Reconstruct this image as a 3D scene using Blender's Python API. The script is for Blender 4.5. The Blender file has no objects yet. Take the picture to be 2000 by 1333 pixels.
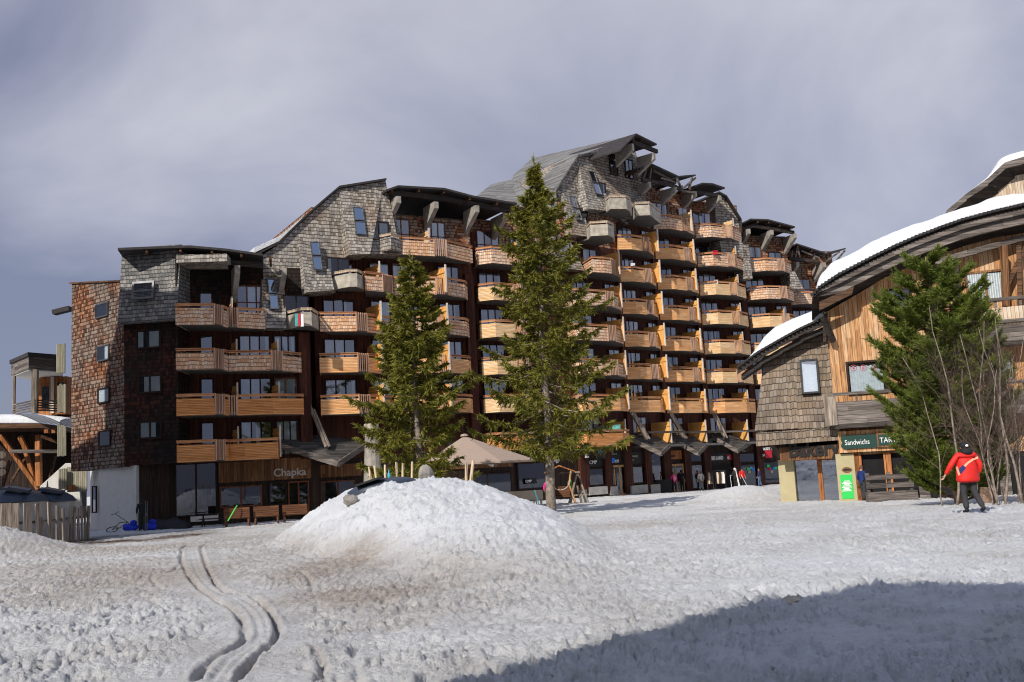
import bpy, math, random
import numpy as np
from mathutils import Vector
R = math.radians
random.seed(7)
SC = bpy.context.scene
COL = SC.collection

# ------------------------------------------------------------------ camera
PITCH, ROLL, FPX = R(7.45), R(3.05), 1960.0
CAM = np.array([0.0, 0.0, 1.6])
_f = np.array([0, math.cos(PITCH), math.sin(PITCH)])
_r0 = np.array([1.0, 0, 0]); _u0 = np.cross(_r0, _f)
_r = math.cos(ROLL)*_r0 - math.sin(ROLL)*_u0
_u = math.sin(ROLL)*_r0 + math.cos(ROLL)*_u0
cd = bpy.data.cameras.new('camera'); cam = bpy.data.objects.new('camera', cd); COL.objects.link(cam)
cd.sensor_width = 36.0; cd.lens = FPX/2000*36.0; cd.clip_start = 0.1; cd.clip_end = 3000
from mathutils import Matrix
m = Matrix((( _r[0], _u[0], -_f[0], CAM[0]), (_r[1], _u[1], -_f[1], CAM[1]), (_r[2], _u[2], -_f[2], CAM[2]), (0, 0, 0, 1)))
cam.matrix_world = m
SC.camera = cam
def ray(px, py): return _f*FPX + _r*(px-1000) + _u*(666.5-py)
def atz(px, py, z): d = ray(px, py); return CAM + d*(z-CAM[2])/d[2]
def atY(px, py, Y): d = ray(px, py); return CAM + d*Y/d[1]
def onp(px, py, A, B, off=0.0):
    """point of the vertical plane through plan line A-B (shifted off metres outwards) seen at a pixel of the survey photo"""
    dx, dy = B[0]-A[0], B[1]-A[1]; L = math.hypot(dx, dy); n = (dy/L, -dx/L)
    ax, ay = A[0]+n[0]*off, A[1]+n[1]*off
    d = ray(px, py); t = ((ax-CAM[0])*n[0]+(ay-CAM[1])*n[1])/(d[0]*n[0]+d[1]*n[1])
    return CAM + d*t

# ------------------------------------------------------------------ light
SUN_EL = R(36); LX, LY = 0.520, 0.854
SC.view_settings.view_transform = 'Standard'; SC.view_settings.look = 'None'
SC.view_settings.exposure = 0.0; SC.view_settings.gamma = 1.0
try: SC.view_settings.use_curve_mapping = False
except Exception: pass
sd = bpy.data.lights.new('sun', 'SUN'); sd.energy = 4.8; sd.angle = R(0.55); sd.color = (1.0, 0.95, 0.87)
sun = bpy.data.objects.new('sun', sd); COL.objects.link(sun)
ld = Vector((LX*math.cos(SUN_EL), LY*math.cos(SUN_EL), -math.sin(SUN_EL))).normalized()
sun.rotation_euler = ld.to_track_quat('-Z', 'Y').to_euler()
W = bpy.data.worlds.new('World'); SC.world = W; W.use_nodes = True
nt = W.node_tree; nt.nodes.clear()
def N(nt, typ, **kw):
    n = nt.nodes.new(typ)
    for k, v in kw.items():
        if k.startswith('i_'):
            n.inputs[int(k[2:])].default_value = v
        else: setattr(n, k, v)
    return n
def LK(nt, a, ao, b, bi): nt.links.new(a.outputs[ao], b.inputs[bi])
sky = N(nt, 'ShaderNodeTexSky'); sky.sky_type = 'NISHITA'; sky.sun_disc = False
sky.sun_elevation = SUN_EL; sky.sun_rotation = math.atan2(-LX, -LY)
bgA = N(nt, 'ShaderNodeBackground', i_1=0.20); LK(nt, sky, 0, bgA, 0)
tc = N(nt, 'ShaderNodeTexCoord')
mp = N(nt, 'ShaderNodeMapping'); mp.inputs['Scale'].default_value = (1.0, 1.0, 1.6); LK(nt, tc, 'Generated', mp, 0)
ns = N(nt, 'ShaderNodeTexNoise', noise_dimensions='3D'); ns.inputs['Scale'].default_value = 2.0; ns.inputs['Detail'].default_value = 7; ns.inputs['Roughness'].default_value = 0.52; ns.inputs['Distortion'].default_value = 0.45
LK(nt, mp, 0, ns, 'Vector')
sep = N(nt, 'ShaderNodeSeparateXYZ'); LK(nt, tc, 'Generated', sep, 0)
# cloud brightness: brighter overhead, darker low and to the left
m1 = N(nt, 'ShaderNodeMapRange'); m1.inputs['From Min'].default_value = 0.12; m1.inputs['From Max'].default_value = 0.50; m1.inputs['To Min'].default_value = -0.17; m1.inputs['To Max'].default_value = 0.11
LK(nt, sep, 'Z', m1, 'Value')
m2 = N(nt, 'ShaderNodeMapRange'); m2.inputs['From Min'].default_value = -0.5; m2.inputs['From Max'].default_value = 0.1; m2.inputs['To Min'].default_value = -0.15; m2.inputs['To Max'].default_value = 0.02
LK(nt, sep, 'X', m2, 'Value')
a1 = N(nt, 'ShaderNodeMath', operation='ADD'); LK(nt, m1, 0, a1, 0); LK(nt, m2, 0, a1, 1)
a2 = N(nt, 'ShaderNodeMath', operation='ADD'); LK(nt, a1, 0, a2, 0); LK(nt, ns, 0, a2, 1)
cr = N(nt, 'ShaderNodeValToRGB')
e = cr.color_ramp.elements; e[0].position = 0.31; e[0].color = (0.205, 0.225, 0.335, 1); e[1].position = 0.69; e[1].color = (0.62, 0.62, 0.68, 1)
q = e.new(0.47); q.color = (0.385, 0.39, 0.495, 1)
LK(nt, a2, 0, cr, 0)
bgB = N(nt, 'ShaderNodeBackground', i_1=1.0); LK(nt, cr, 0, bgB, 0)
mx = N(nt, 'ShaderNodeMixShader')
m3 = N(nt, 'ShaderNodeMapRange'); m3.inputs['From Min'].default_value = 0.46; m3.inputs['From Max'].default_value = 0.68; m3.inputs['To Min'].default_value = .92; m3.inputs['To Max'].default_value = .18
LK(nt, sep, 'Z', m3, 'Value'); LK(nt, m3, 0, mx, 0)   # the cloud deck opens to blue overhead
LK(nt, bgA, 0, mx, 1); LK(nt, bgB, 0, mx, 2)
wo = N(nt, 'ShaderNodeOutputWorld'); LK(nt, mx, 0, wo, 0)
SC.cycles.max_bounces = 6; SC.cycles.transparent_max_bounces = 12
SC.cycles.use_adaptive_sampling = True; SC.cycles.pixel_filter_type = 'BLACKMAN_HARRIS'; SC.cycles.filter_width = 1.1

# ------------------------------------------------------------------ materials
MAT = {}
def newmat(name):
    m = bpy.data.materials.new(name); m.use_nodes = True; nt = m.node_tree
    b = nt.nodes['Principled BSDF']; MAT[name] = m
    return m, nt, b
def mth(nt, op, a, b=None, c=None):
    n = nt.nodes.new('ShaderNodeMath'); n.operation = op
    for i, v in enumerate((a, b, c)):
        if v is None: continue
        if isinstance(v, (int, float)): n.inputs[i].default_value = v
        else: nt.links.new(v, n.inputs[i])
    return n.outputs[0]
def plain(name, col, rough=0.7, metal=0.0, noise=0.25, scale=3.0, bump=0.0, spec=0.3, bscale=20):
    m, nt, b = newmat(name)
    b.inputs['Roughness'].default_value = rough; b.inputs['Metallic'].default_value = metal
    b.inputs['Specular IOR Level'].default_value = spec
    tc = nt.nodes.new('ShaderNodeTexCoord')
    n = nt.nodes.new('ShaderNodeTexNoise'); n.inputs['Scale'].default_value = scale; n.inputs['Detail'].default_value = 5
    nt.links.new(tc.outputs['Object'], n.inputs['Vector'])
    mr = nt.nodes.new('ShaderNodeMapRange'); mr.inputs['From Min'].default_value = 0.3; mr.inputs['From Max'].default_value = 0.7
    mr.inputs['To Min'].default_value = 1-noise; mr.inputs['To Max'].default_value = 1+noise
    nt.links.new(n.outputs[0], mr.inputs[0])
    v = nt.nodes.new('ShaderNodeVectorMath'); v.operation = 'SCALE'; v.inputs[0].default_value = col[:3]
    nt.links.new(mr.outputs[0], v.inputs['Scale']); nt.links.new(v.outputs[0], b.inputs['Base Color'])
    if bump:
        n2 = nt.nodes.new('ShaderNodeTexNoise'); n2.inputs['Scale'].default_value = bscale; n2.inputs['Detail'].default_value = 4
        nt.links.new(tc.outputs['Object'], n2.inputs['Vector'])
        bp = nt.nodes.new('ShaderNodeBump'); bp.inputs['Strength'].default_value = 0.6; bp.inputs['Distance'].default_value = bump
        nt.links.new(n2.outputs[0], bp.inputs['Height']); nt.links.new(bp.outputs[0], b.inputs['Normal'])
    return m
def ramp(nt, fac, stops):
    r = nt.nodes.new('ShaderNodeValToRGB'); el = r.color_ramp.elements
    el[0].position, el[0].color = stops[0][0], (*stops[0][1], 1)
    el[1].position, el[1].color = stops[-1][0], (*stops[-1][1], 1)
    for p, c in stops[1:-1]:
        x = el.new(p); x.color = (*c, 1)
    nt.links.new(fac, r.inputs[0]); return r.outputs[0]
def mixc(nt, fac, a, b, mode='MIX'):
    n = nt.nodes.new('ShaderNodeMix'); n.data_type = 'RGBA'; n.blend_type = mode
    for s, v in ((n.inputs[0], fac), (n.inputs[6], a), (n.inputs[7], b)):
        if isinstance(v, (int, float)): s.default_value = v
        elif isinstance(v, tuple): s.default_value = (*v, 1)
        else: nt.links.new(v, s)
    return n.outputs[2]
def shingles(name, new, old, h=0.22, w=0.17, mixlo=0.42, mixhi=0.6, gap=0.22, seed=0.0, bump=0.045, wscale=0.35, gv=0.2):
    """courses of wooden shingles laid out in metres on each face; new/old = colour lists, blended by weathering patches"""
    m, nt, b = newmat(name); b.inputs['Roughness'].default_value = 0.85; b.inputs['Specular IOR Level'].default_value = 0.15
    uv = nt.nodes.new('ShaderNodeUVMap'); uv.uv_map = 'UVMap'
    s = nt.nodes.new('ShaderNodeSeparateXYZ'); nt.links.new(uv.outputs[0], s.inputs[0]); U, V = s.outputs[0], s.outputs[1]
    wob = nt.nodes.new('ShaderNodeTexNoise'); wob.inputs['Scale'].default_value = 2.2; nt.links.new(uv.outputs[0], wob.inputs['Vector'])
    V = mth(nt, 'ADD', V, mth(nt, 'MULTIPLY', wob.outputs[0], 0.09))
    # butt ends do not line up perfectly
    cw = nt.nodes.new('ShaderNodeTexWhiteNoise'); cw.noise_dimensions = '1D'; nt.links.new(mth(nt, 'FLOOR', mth(nt, 'DIVIDE', U, w*0.7)), cw.inputs['W'])
    V = mth(nt, 'ADD', V, mth(nt, 'MULTIPLY', cw.outputs[0], h*0.16))
    vr = mth(nt, 'DIVIDE', V, h); row = mth(nt, 'FLOOR', vr); fv = mth(nt, 'FRACT', vr)
    wr = nt.nodes.new('ShaderNodeTexWhiteNoise'); wr.noise_dimensions = '1D'; nt.links.new(row, wr.inputs['W'])
    ur = mth(nt, 'DIVIDE', mth(nt, 'ADD', U, mth(nt, 'MULTIPLY', wr.outputs[0], 7.3)), w)
    colm = mth(nt, 'FLOOR', ur); fu = mth(nt, 'FRACT', ur)
    cv = nt.nodes.new('ShaderNodeCombineXYZ'); nt.links.new(colm, cv.inputs[0]); nt.links.new(row, cv.inputs[1]); cv.inputs[2].default_value = seed
    wn = nt.nodes.new('ShaderNodeTexWhiteNoise'); wn.noise_dimensions = '3D'; nt.links.new(cv.outputs[0], wn.inputs['Vector'])
    wx = nt.nodes.new('ShaderNodeTexNoise'); wx.inputs['Scale'].default_value = wscale; wx.inputs['Detail'].default_value = 4; wx.inputs['Roughness'].default_value = 0.6
    tc = nt.nodes.new('ShaderNodeTexCoord'); nt.links.new(tc.outputs['Object'], wx.inputs['Vector'])
    st = lambda L: [(i/(len(L)-1), c) for i, c in enumerate(L)]
    cn = ramp(nt, wn.outputs[0], st(new)); co = ramp(nt, wn.outputs[0], st(old))
    wob2 = mth(nt, 'ADD', wx.outputs[0], mth(nt, 'MULTIPLY', mth(nt, 'SUBTRACT', wn.outputs[0], 0.5), 0.16))
    mr = nt.nodes.new('ShaderNodeMapRange'); mr.inputs['From Min'].default_value = mixlo; mr.inputs['From Max'].default_value = mixhi; nt.links.new(wob2, mr.inputs[0])
    c = mixc(nt, mr.outputs[0], cn, co)
    gapv = mth(nt, 'LESS_THAN', fv, gv); gapu = mth(nt, 'LESS_THAN', fu, 0.09)
    g = mth(nt, 'MAXIMUM', gapv, mth(nt, 'MULTIPLY', gapu, 0.75))
    c = mixc(nt, mth(nt, 'MULTIPLY', g, 1-gap), c, (0.012, 0.009, 0.008))
    nt.links.new(c, b.inputs['Base Color'])
    hh = mth(nt, 'ADD', mth(nt, 'SUBTRACT', 1.0, fv), mth(nt, 'MULTIPLY', wn.outputs[0], 0.5))
    hh = mth(nt, 'MULTIPLY', hh, mth(nt, 'SUBTRACT', 1.0, g))
    bp = nt.nodes.new('ShaderNodeBump'); bp.inputs['Strength'].default_value = 1.0; bp.inputs['Distance'].default_value = bump
    nt.links.new(hh, bp.inputs['Height']); nt.links.new(bp.outputs[0], b.inputs['Normal'])
    return m
def boards(name, cols, w=0.1, axis='V', gapw=0.10, gap=0.25, rough=0.7, streak=0.35, bump=0.012, seed=0.0, gapcol=(0.02, 0.01, 0.006)):
    """planks; axis V = horizontal planks stacked upwards, U = upright boards side by side"""
    m, nt, b = newmat(name); b.inputs['Roughness'].default_value = rough; b.inputs['Specular IOR Level'].default_value = 0.2
    uv = nt.nodes.new('ShaderNodeUVMap'); uv.uv_map = 'UVMap'
    s = nt.nodes.new('ShaderNodeSeparateXYZ'); nt.links.new(uv.outputs[0], s.inputs[0])
    a, o = (s.outputs[1], s.outputs[0]) if axis == 'V' else (s.outputs[0], s.outputs[1])
    vr = mth(nt, 'DIVIDE', a, w); row = mth(nt, 'FLOOR', vr); fv = mth(nt, 'FRACT', vr)
    wr = nt.nodes.new('ShaderNodeTexWhiteNoise'); wr.noise_dimensions = '1D'; nt.links.new(mth(nt, 'ADD', row, seed), wr.inputs['W'])
    seg = mth(nt, 'FLOOR', mth(nt, 'DIVIDE', mth(nt, 'ADD', o, mth(nt, 'MULTIPLY', wr.outputs[0], 9.1)), 3.1))
    w2 = nt.nodes.new('ShaderNodeTexWhiteNoise'); w2.noise_dimensions = '2D'
    cv = nt.nodes.new('ShaderNodeCombineXYZ'); nt.links.new(row, cv.inputs[0]); nt.links.new(seg, cv.inputs[1]); nt.links.new(cv.outputs[0], w2.inputs['Vector'])
    c = ramp(nt, w2.outputs[0], [(i/(len(cols)-1), k) for i, k in enumerate(cols)])
    cs = nt.nodes.new('ShaderNodeCombineXYZ'); nt.links.new(mth(nt, 'MULTIPLY', vr, 4.0), cs.inputs[0]); nt.links.new(mth(nt, 'MULTIPLY', o, 1.3), cs.inputs[1]); nt.links.new(w2.outputs[0], cs.inputs[2])
    n = nt.nodes.new('ShaderNodeTexNoise'); n.inputs['Scale'].default_value = 1.0; n.inputs['Detail'].default_value = 5; nt.links.new(cs.outputs[0], n.inputs['Vector'])
    mr = nt.nodes.new('ShaderNodeMapRange'); mr.inputs['From Min'].default_value = 0.3; mr.inputs['From Max'].default_value = 0.7
    mr.inputs['To Min'].default_value = 1-streak; mr.inputs['To Max'].default_value = 1+streak; nt.links.new(n.outputs[0], mr.inputs[0])
    v = nt.nodes.new('ShaderNodeVectorMath'); v.operation = 'SCALE'; nt.links.new(c, v.inputs[0]); nt.links.new(mr.outputs[0], v.inputs['Scale'])
    g = mth(nt, 'LESS_THAN', fv, gapw)
    nt.links.new(mixc(nt, mth(nt, 'MULTIPLY', g, 1-gap), v.outputs[0], gapcol), b.inputs['Base Color'])
    hh = mth(nt, 'ADD', mth(nt, 'SUBTRACT', 1.0, g), mth(nt, 'MULTIPLY', n.outputs[0], 0.25))
    bp = nt.nodes.new('ShaderNodeBump'); bp.inputs['Distance'].default_value = bump; nt.links.new(hh, bp.inputs['Height']); nt.links.new(bp.outputs[0], b.inputs['Normal'])
    return m
# shingles
shingles('sh_orange', [(.08,.03,.018),(.20,.075,.035),(.30,.12,.055),(.38,.19,.10),(.32,.24,.18)], [(.12,.09,.07),(.22,.17,.13),(.30,.24,.19)], mixlo=.44, mixhi=.66, seed=1)
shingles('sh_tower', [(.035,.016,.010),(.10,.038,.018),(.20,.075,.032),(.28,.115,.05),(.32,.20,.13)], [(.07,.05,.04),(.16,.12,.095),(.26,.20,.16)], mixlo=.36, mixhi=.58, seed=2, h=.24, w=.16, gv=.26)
shingles('sh_grey', [(.16,.12,.09),(.26,.20,.15),(.34,.26,.19),(.30,.17,.10)], [(.15,.135,.12),(.27,.245,.215),(.40,.36,.31)], mixlo=.36, mixhi=.52, seed=3, h=.24, w=.18)
shingles('sh_slate', [(.10,.10,.10),(.15,.15,.145),(.20,.19,.18)], [(.12,.115,.11),(.20,.19,.175),(.27,.25,.225)], seed=4, h=.24, w=.2)
shingles('sh_shaded', [(.012,.008,.007),(.03,.012,.008),(.06,.018,.01),(.09,.03,.015)], [(.008,.007,.007),(.018,.014,.012),(.03,.022,.018)], mixlo=.42, mixhi=.6, seed=5, h=.24, w=.16)  # near-black: shade on the tower wall and loggia is put into the colour
shingles('sh_cedar', [(.52,.26,.14),(.62,.36,.20),(.68,.44,.28)], [(.46,.29,.20),(.60,.42,.30),(.68,.53,.40)], gap=.35, seed=6, h=.23, w=.15)
shingles('sh_chalet', [(.17,.125,.085),(.22,.165,.12),(.29,.225,.165)], [(.06,.05,.04),(.15,.125,.10),(.24,.20,.165)], mixlo=.40, mixhi=.62, seed=7, h=.34, w=.17, wscale=.5, gv=.13, bump=.03)
# boards
boards('wall_red', [(.030,.009,.005),(.055,.015,.008),(.085,.026,.012)], w=.14, axis='U', streak=.4)
boards('wall_darkbrown', [(.016,.011,.009),(.028,.017,.012),(.045,.024,.015)], w=.16, axis='U', streak=.5)
boards('plank_orange', [(.50,.20,.06),(.58,.25,.085),(.64,.30,.11)], w=.095, gapw=.16, gap=.35)
boards('plank_pale', [(.68,.42,.20),(.74,.49,.26),(.78,.56,.33)], w=.095, gapw=.16, gap=.45)
boards('plank_mid', [(.66,.315,.12),(.72,.38,.165),(.76,.45,.22)], w=.095, gapw=.16, gap=.4)
boards('divider', [(.62,.29,.075),(.68,.34,.095),(.72,.39,.12)], w=.12, axis='U', gap=.5, gapw=.06, streak=.12)
boards('rail', [(.40,.17,.075),(.50,.25,.12)], w=.4, streak=.3)
boards('slat_wood', [(.42,.24,.15),(.55,.35,.24)], w=.3, axis='U', streak=.25)
boards('post_pale', [(.52,.46,.40),(.60,.52,.44)], w=.5, axis='U', streak=.2)
boards('chalet_board', [(.30,.14,.055),(.40,.20,.085),(.47,.26,.12),(.50,.32,.18)], w=.21, axis='U', gapw=.07, streak=.45)
boards('chalet_pale', [(.40,.30,.21),(.52,.40,.28),(.56,.46,.35)], w=.16, axis='U', gapw=.07, streak=.3)
boards('grey_board', [(.07,.058,.05),(.12,.10,.088),(.18,.155,.135)], w=.2, axis='V', gapw=.05, streak=.5)
boards('grey_upright', [(.13,.105,.08),(.21,.17,.135),(.30,.25,.20)], w=.22, axis='U', gapw=.02, streak=.5)
boards('old_pole', [(.26,.24,.17),(.38,.35,.26)], w=.12, axis='U', gapw=.12, streak=.3)
boards('roof_board', [(.11,.105,.10),(.16,.155,.15),(.22,.215,.205)], w=.22, axis='V', gapw=.10, gap=.3, streak=.3)
boards('beam_dark', [(.022,.018,.016),(.045,.036,.03)], w=.3, axis='V', streak=.5)
boards('beam_brown', [(.06,.032,.018),(.12,.06,.03)], w=.3, axis='V', streak=.5)
boards('beam_orange', [(.28,.10,.03),(.42,.17,.06)], w=.3, axis='U', streak=.4)
boards('frame_red', [(.12,.04,.018),(.18,.065,.03)], w=.3, axis='U', streak=.3)
boards('frame_dark', [(.018,.010,.008),(.03,.015,.01)], w=.3, axis='U', streak=.3)
boards('canopy', [(.035,.032,.03),(.065,.06,.055),(.10,.09,.08)], w=.2, axis='V', gapw=.12, streak=.4)
boards('shop_wood', [(.10,.045,.02),(.17,.08,.035),(.22,.11,.05)], w=.2, axis='U', gapw=.07, streak=.4)
boards('bench_wood', [(.10,.04,.02),(.16,.07,.035)], w=.12, axis='V', gapw=.12)
boards('door_wood', [(.40,.22,.09),(.48,.28,.12)], w=.3, axis='U')
boards('log_pale', [(.50,.37,.24),(.62,.48,.33)], w=.2, axis='U', streak=.3)
# plain ones
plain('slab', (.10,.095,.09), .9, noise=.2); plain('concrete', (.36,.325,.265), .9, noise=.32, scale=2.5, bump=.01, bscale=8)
plain('bracket', (.27,.245,.21), .9, noise=.3, scale=2.5)
plain('render_white', (.62,.60,.55), .9, noise=.06); plain('concrete_base', (.36,.35,.33), .9, noise=.2)
plain('metal_grey', (.12,.12,.125), .45, metal=.6); plain('black', (.012,.012,.013), .6); plain('roofdark', (.035,.03,.03), .8, noise=.3)
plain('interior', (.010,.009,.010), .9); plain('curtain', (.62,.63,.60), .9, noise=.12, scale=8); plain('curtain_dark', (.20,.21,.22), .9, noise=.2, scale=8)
plain('text_white', (.72,.72,.72), .6, noise=.02); plain('text_grey', (.42,.38,.34), .6, noise=.02); plain('sign_blue', (.01,.16,.75), .5, noise=.02)
plain('sign_red', (.45,.015,.03), .5, noise=.02); plain('text_black', (.01,.009,.008), .5, noise=.02); plain('sign_green', (.03,.52,.09), .5, noise=.03); plain('sign_dkgreen', (.012,.045,.035), .45, noise=.1)
plain('yellow_wall', (.40,.345,.20), .85, noise=.06); plain('canvas', (.33,.25,.20), .85, noise=.05); plain('canvas_pale', (.55,.47,.36), .9, noise=.08)
plain('dome', (.035,.045,.065), .38, noise=.12, spec=.5); plain('rock', (.22,.20,.18), .95, noise=.4, scale=4, bump=.05, bscale=6)
plain('bark', (.20,.165,.135), .95, noise=.5, scale=7, bump=.03, bscale=18); plain('bark_red', (.20,.13,.09), .95, noise=.45, scale=8, bump=.03)
plain('birch', (.22,.175,.14), .9, noise=.5, scale=6); plain('twig', (.10,.07,.055), .9, noise=.3)
plain('green_tool', (.06,.45,.07), .5, noise=.02); plain('pink', (.80,.02,.30), .7); plain('blue_fabric', (.02,.04,.5), .7); plain('tarp', (.02,.02,.022), .7, noise=.3)
plain('cyan', (.05,.35,.45), .6); plain('green_box', (.10,.32,.28), .7)
def glass(name, tint=(.75,.8,.85), refl=0.22, rough=0.02):
    m, nt, b = newmat(name); nt.nodes.remove(b)
    out = nt.nodes['Material Output']
    tr = nt.nodes.new('ShaderNodeBsdfTransparent'); tr.inputs[0].default_value = (*tint, 1)
    gl = nt.nodes.new('ShaderNodeBsdfGlossy'); gl.inputs['Roughness'].default_value = rough; gl.inputs[0].default_value = (.82,.88,1,1)
    fr = nt.nodes.new('ShaderNodeFresnel'); fr.inputs[0].default_value = 1.5
    f = mth(nt, 'ADD', fr.outputs[0], refl)
    mx = nt.nodes.new('ShaderNodeMixShader'); nt.links.new(f, mx.inputs[0]); nt.links.new(tr.outputs[0], mx.inputs[1]); nt.links.new(gl.outputs[0], mx.inputs[2])
    nt.links.new(mx.outputs[0], out.inputs[0]); return m
glass('doorglass', refl=.28); glass('glass', refl=.2); glass('shopglass', refl=.05); glass('skylight', refl=.42)
def needles(name, a, b_, c):
    m, nt, b = newmat(name); b.inputs['Roughness'].default_value = .6; b.inputs['Specular IOR Level'].default_value = .25
    g = nt.nodes.new('ShaderNodeNewGeometry'); tc = nt.nodes.new('ShaderNodeTexCoord')
    n = nt.nodes.new('ShaderNodeTexNoise'); n.inputs['Scale'].default_value = 1.1; n.inputs['Detail'].default_value = 3; nt.links.new(tc.outputs['Object'], n.inputs['Vector'])
    f = mth(nt, 'ADD', mth(nt, 'MULTIPLY', n.outputs[0], .7), mth(nt, 'MULTIPLY', g.outputs['Random Per Island'], .35))
    nt.links.new(ramp(nt, f, [(.2, a), (.5, b_), (.8, c)]), b.inputs['Base Color'])
    # thin needles let a little light through
    tl = nt.nodes.new('ShaderNodeBsdfTranslucent'); tl.inputs[0].default_value = (*c, 1)
    mx = nt.nodes.new('ShaderNodeMixShader'); mx.inputs[0].default_value = .18
    nt.links.new(b.outputs[0], mx.inputs[1]); nt.links.new(tl.outputs[0], mx.inputs[2]); nt.links.new(mx.outputs[0], nt.nodes['Material Output'].inputs[0])
    return m
needles('spruce_needles', (.050,.056,.010), (.145,.148,.020), (.28,.25,.040))
needles('pine_needles', (.040,.068,.010), (.105,.140,.018), (.21,.235,.042))
# snow
def snowmat(name, dirt=False, bump=.02):
    m, nt, b = newmat(name); b.inputs['Roughness'].default_value = .75; b.inputs['Specular IOR Level'].default_value = .3
    tc = nt.nodes.new('ShaderNodeTexCoord')
    n = nt.nodes.new('ShaderNodeTexNoise'); n.inputs['Scale'].default_value = 1.3; n.inputs['Detail'].default_value = 8; n.inputs['Roughness'].default_value = .65; nt.links.new(tc.outputs['Object'], n.inputs['Vector'])
    c = ramp(nt, n.outputs[0], [(.3, (.51,.505,.50)), (.6, (.66,.66,.66))] if dirt else [(.3, (.60,.61,.63)), (.7, (.69,.70,.715))])
    if dirt:
        at = nt.nodes.new('ShaderNodeAttribute'); at.attribute_name = 'dirt'
        s = nt.nodes.new('ShaderNodeSeparateColor'); nt.links.new(at.outputs[0], s.inputs[0])
        n3 = nt.nodes.new('ShaderNodeTexNoise'); n3.inputs['Scale'].default_value = 9; n3.inputs['Detail'].default_value = 6; n3.inputs['Roughness'].default_value = .7; nt.links.new(tc.outputs['Object'], n3.inputs['Vector'])
        mr = nt.nodes.new('ShaderNodeMapRange'); mr.inputs['From Min'].default_value = .38; mr.inputs['From Max'].default_value = .62; nt.links.new(n3.outputs[0], mr.inputs[0])
        c = mixc(nt, mth(nt, 'MULTIPLY', s.outputs[0], mth(nt, 'ADD', .45, mth(nt, 'MULTIPLY', mr.outputs[0], .55))), c, (.30,.235,.18))
        c = mixc(nt, s.outputs[1], c, (.085,.052,.030))
        c = mixc(nt, mth(nt, 'MULTIPLY', s.outputs[2], .85), c, (.68,.69,.71))
        # specks of grit
        v = nt.nodes.new('ShaderNodeTexVoronoi'); v.inputs['Scale'].default_value = 5.5; nt.links.new(tc.outputs['Object'], v.inputs['Vector'])
        sp = mth(nt, 'LESS_THAN', v.outputs['Distance'], .07)
        c = mixc(nt, mth(nt, 'MULTIPLY', sp, .55), c, (.16,.14,.12))
    nt.links.new(c, b.inputs['Base Color'])
    n2 = nt.nodes.new('ShaderNodeTexNoise'); n2.inputs['Scale'].default_value = 20 if dirt else 3; n2.inputs['Detail'].default_value = 8; n2.inputs['Roughness'].default_value = .7; nt.links.new(tc.outputs['Object'], n2.inputs['Vector'])
    bp = nt.nodes.new('ShaderNodeBump'); bp.inputs['Distance'].default_value = bump; bp.inputs['Strength'].default_value = .9
    nt.links.new(n2.outputs[0], bp.inputs['Height']); nt.links.new(bp.outputs[0], b.inputs['Normal'])
    return m
snowmat('snow_ground', True, .085); snowmat('snow_clean', False, .10)

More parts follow.
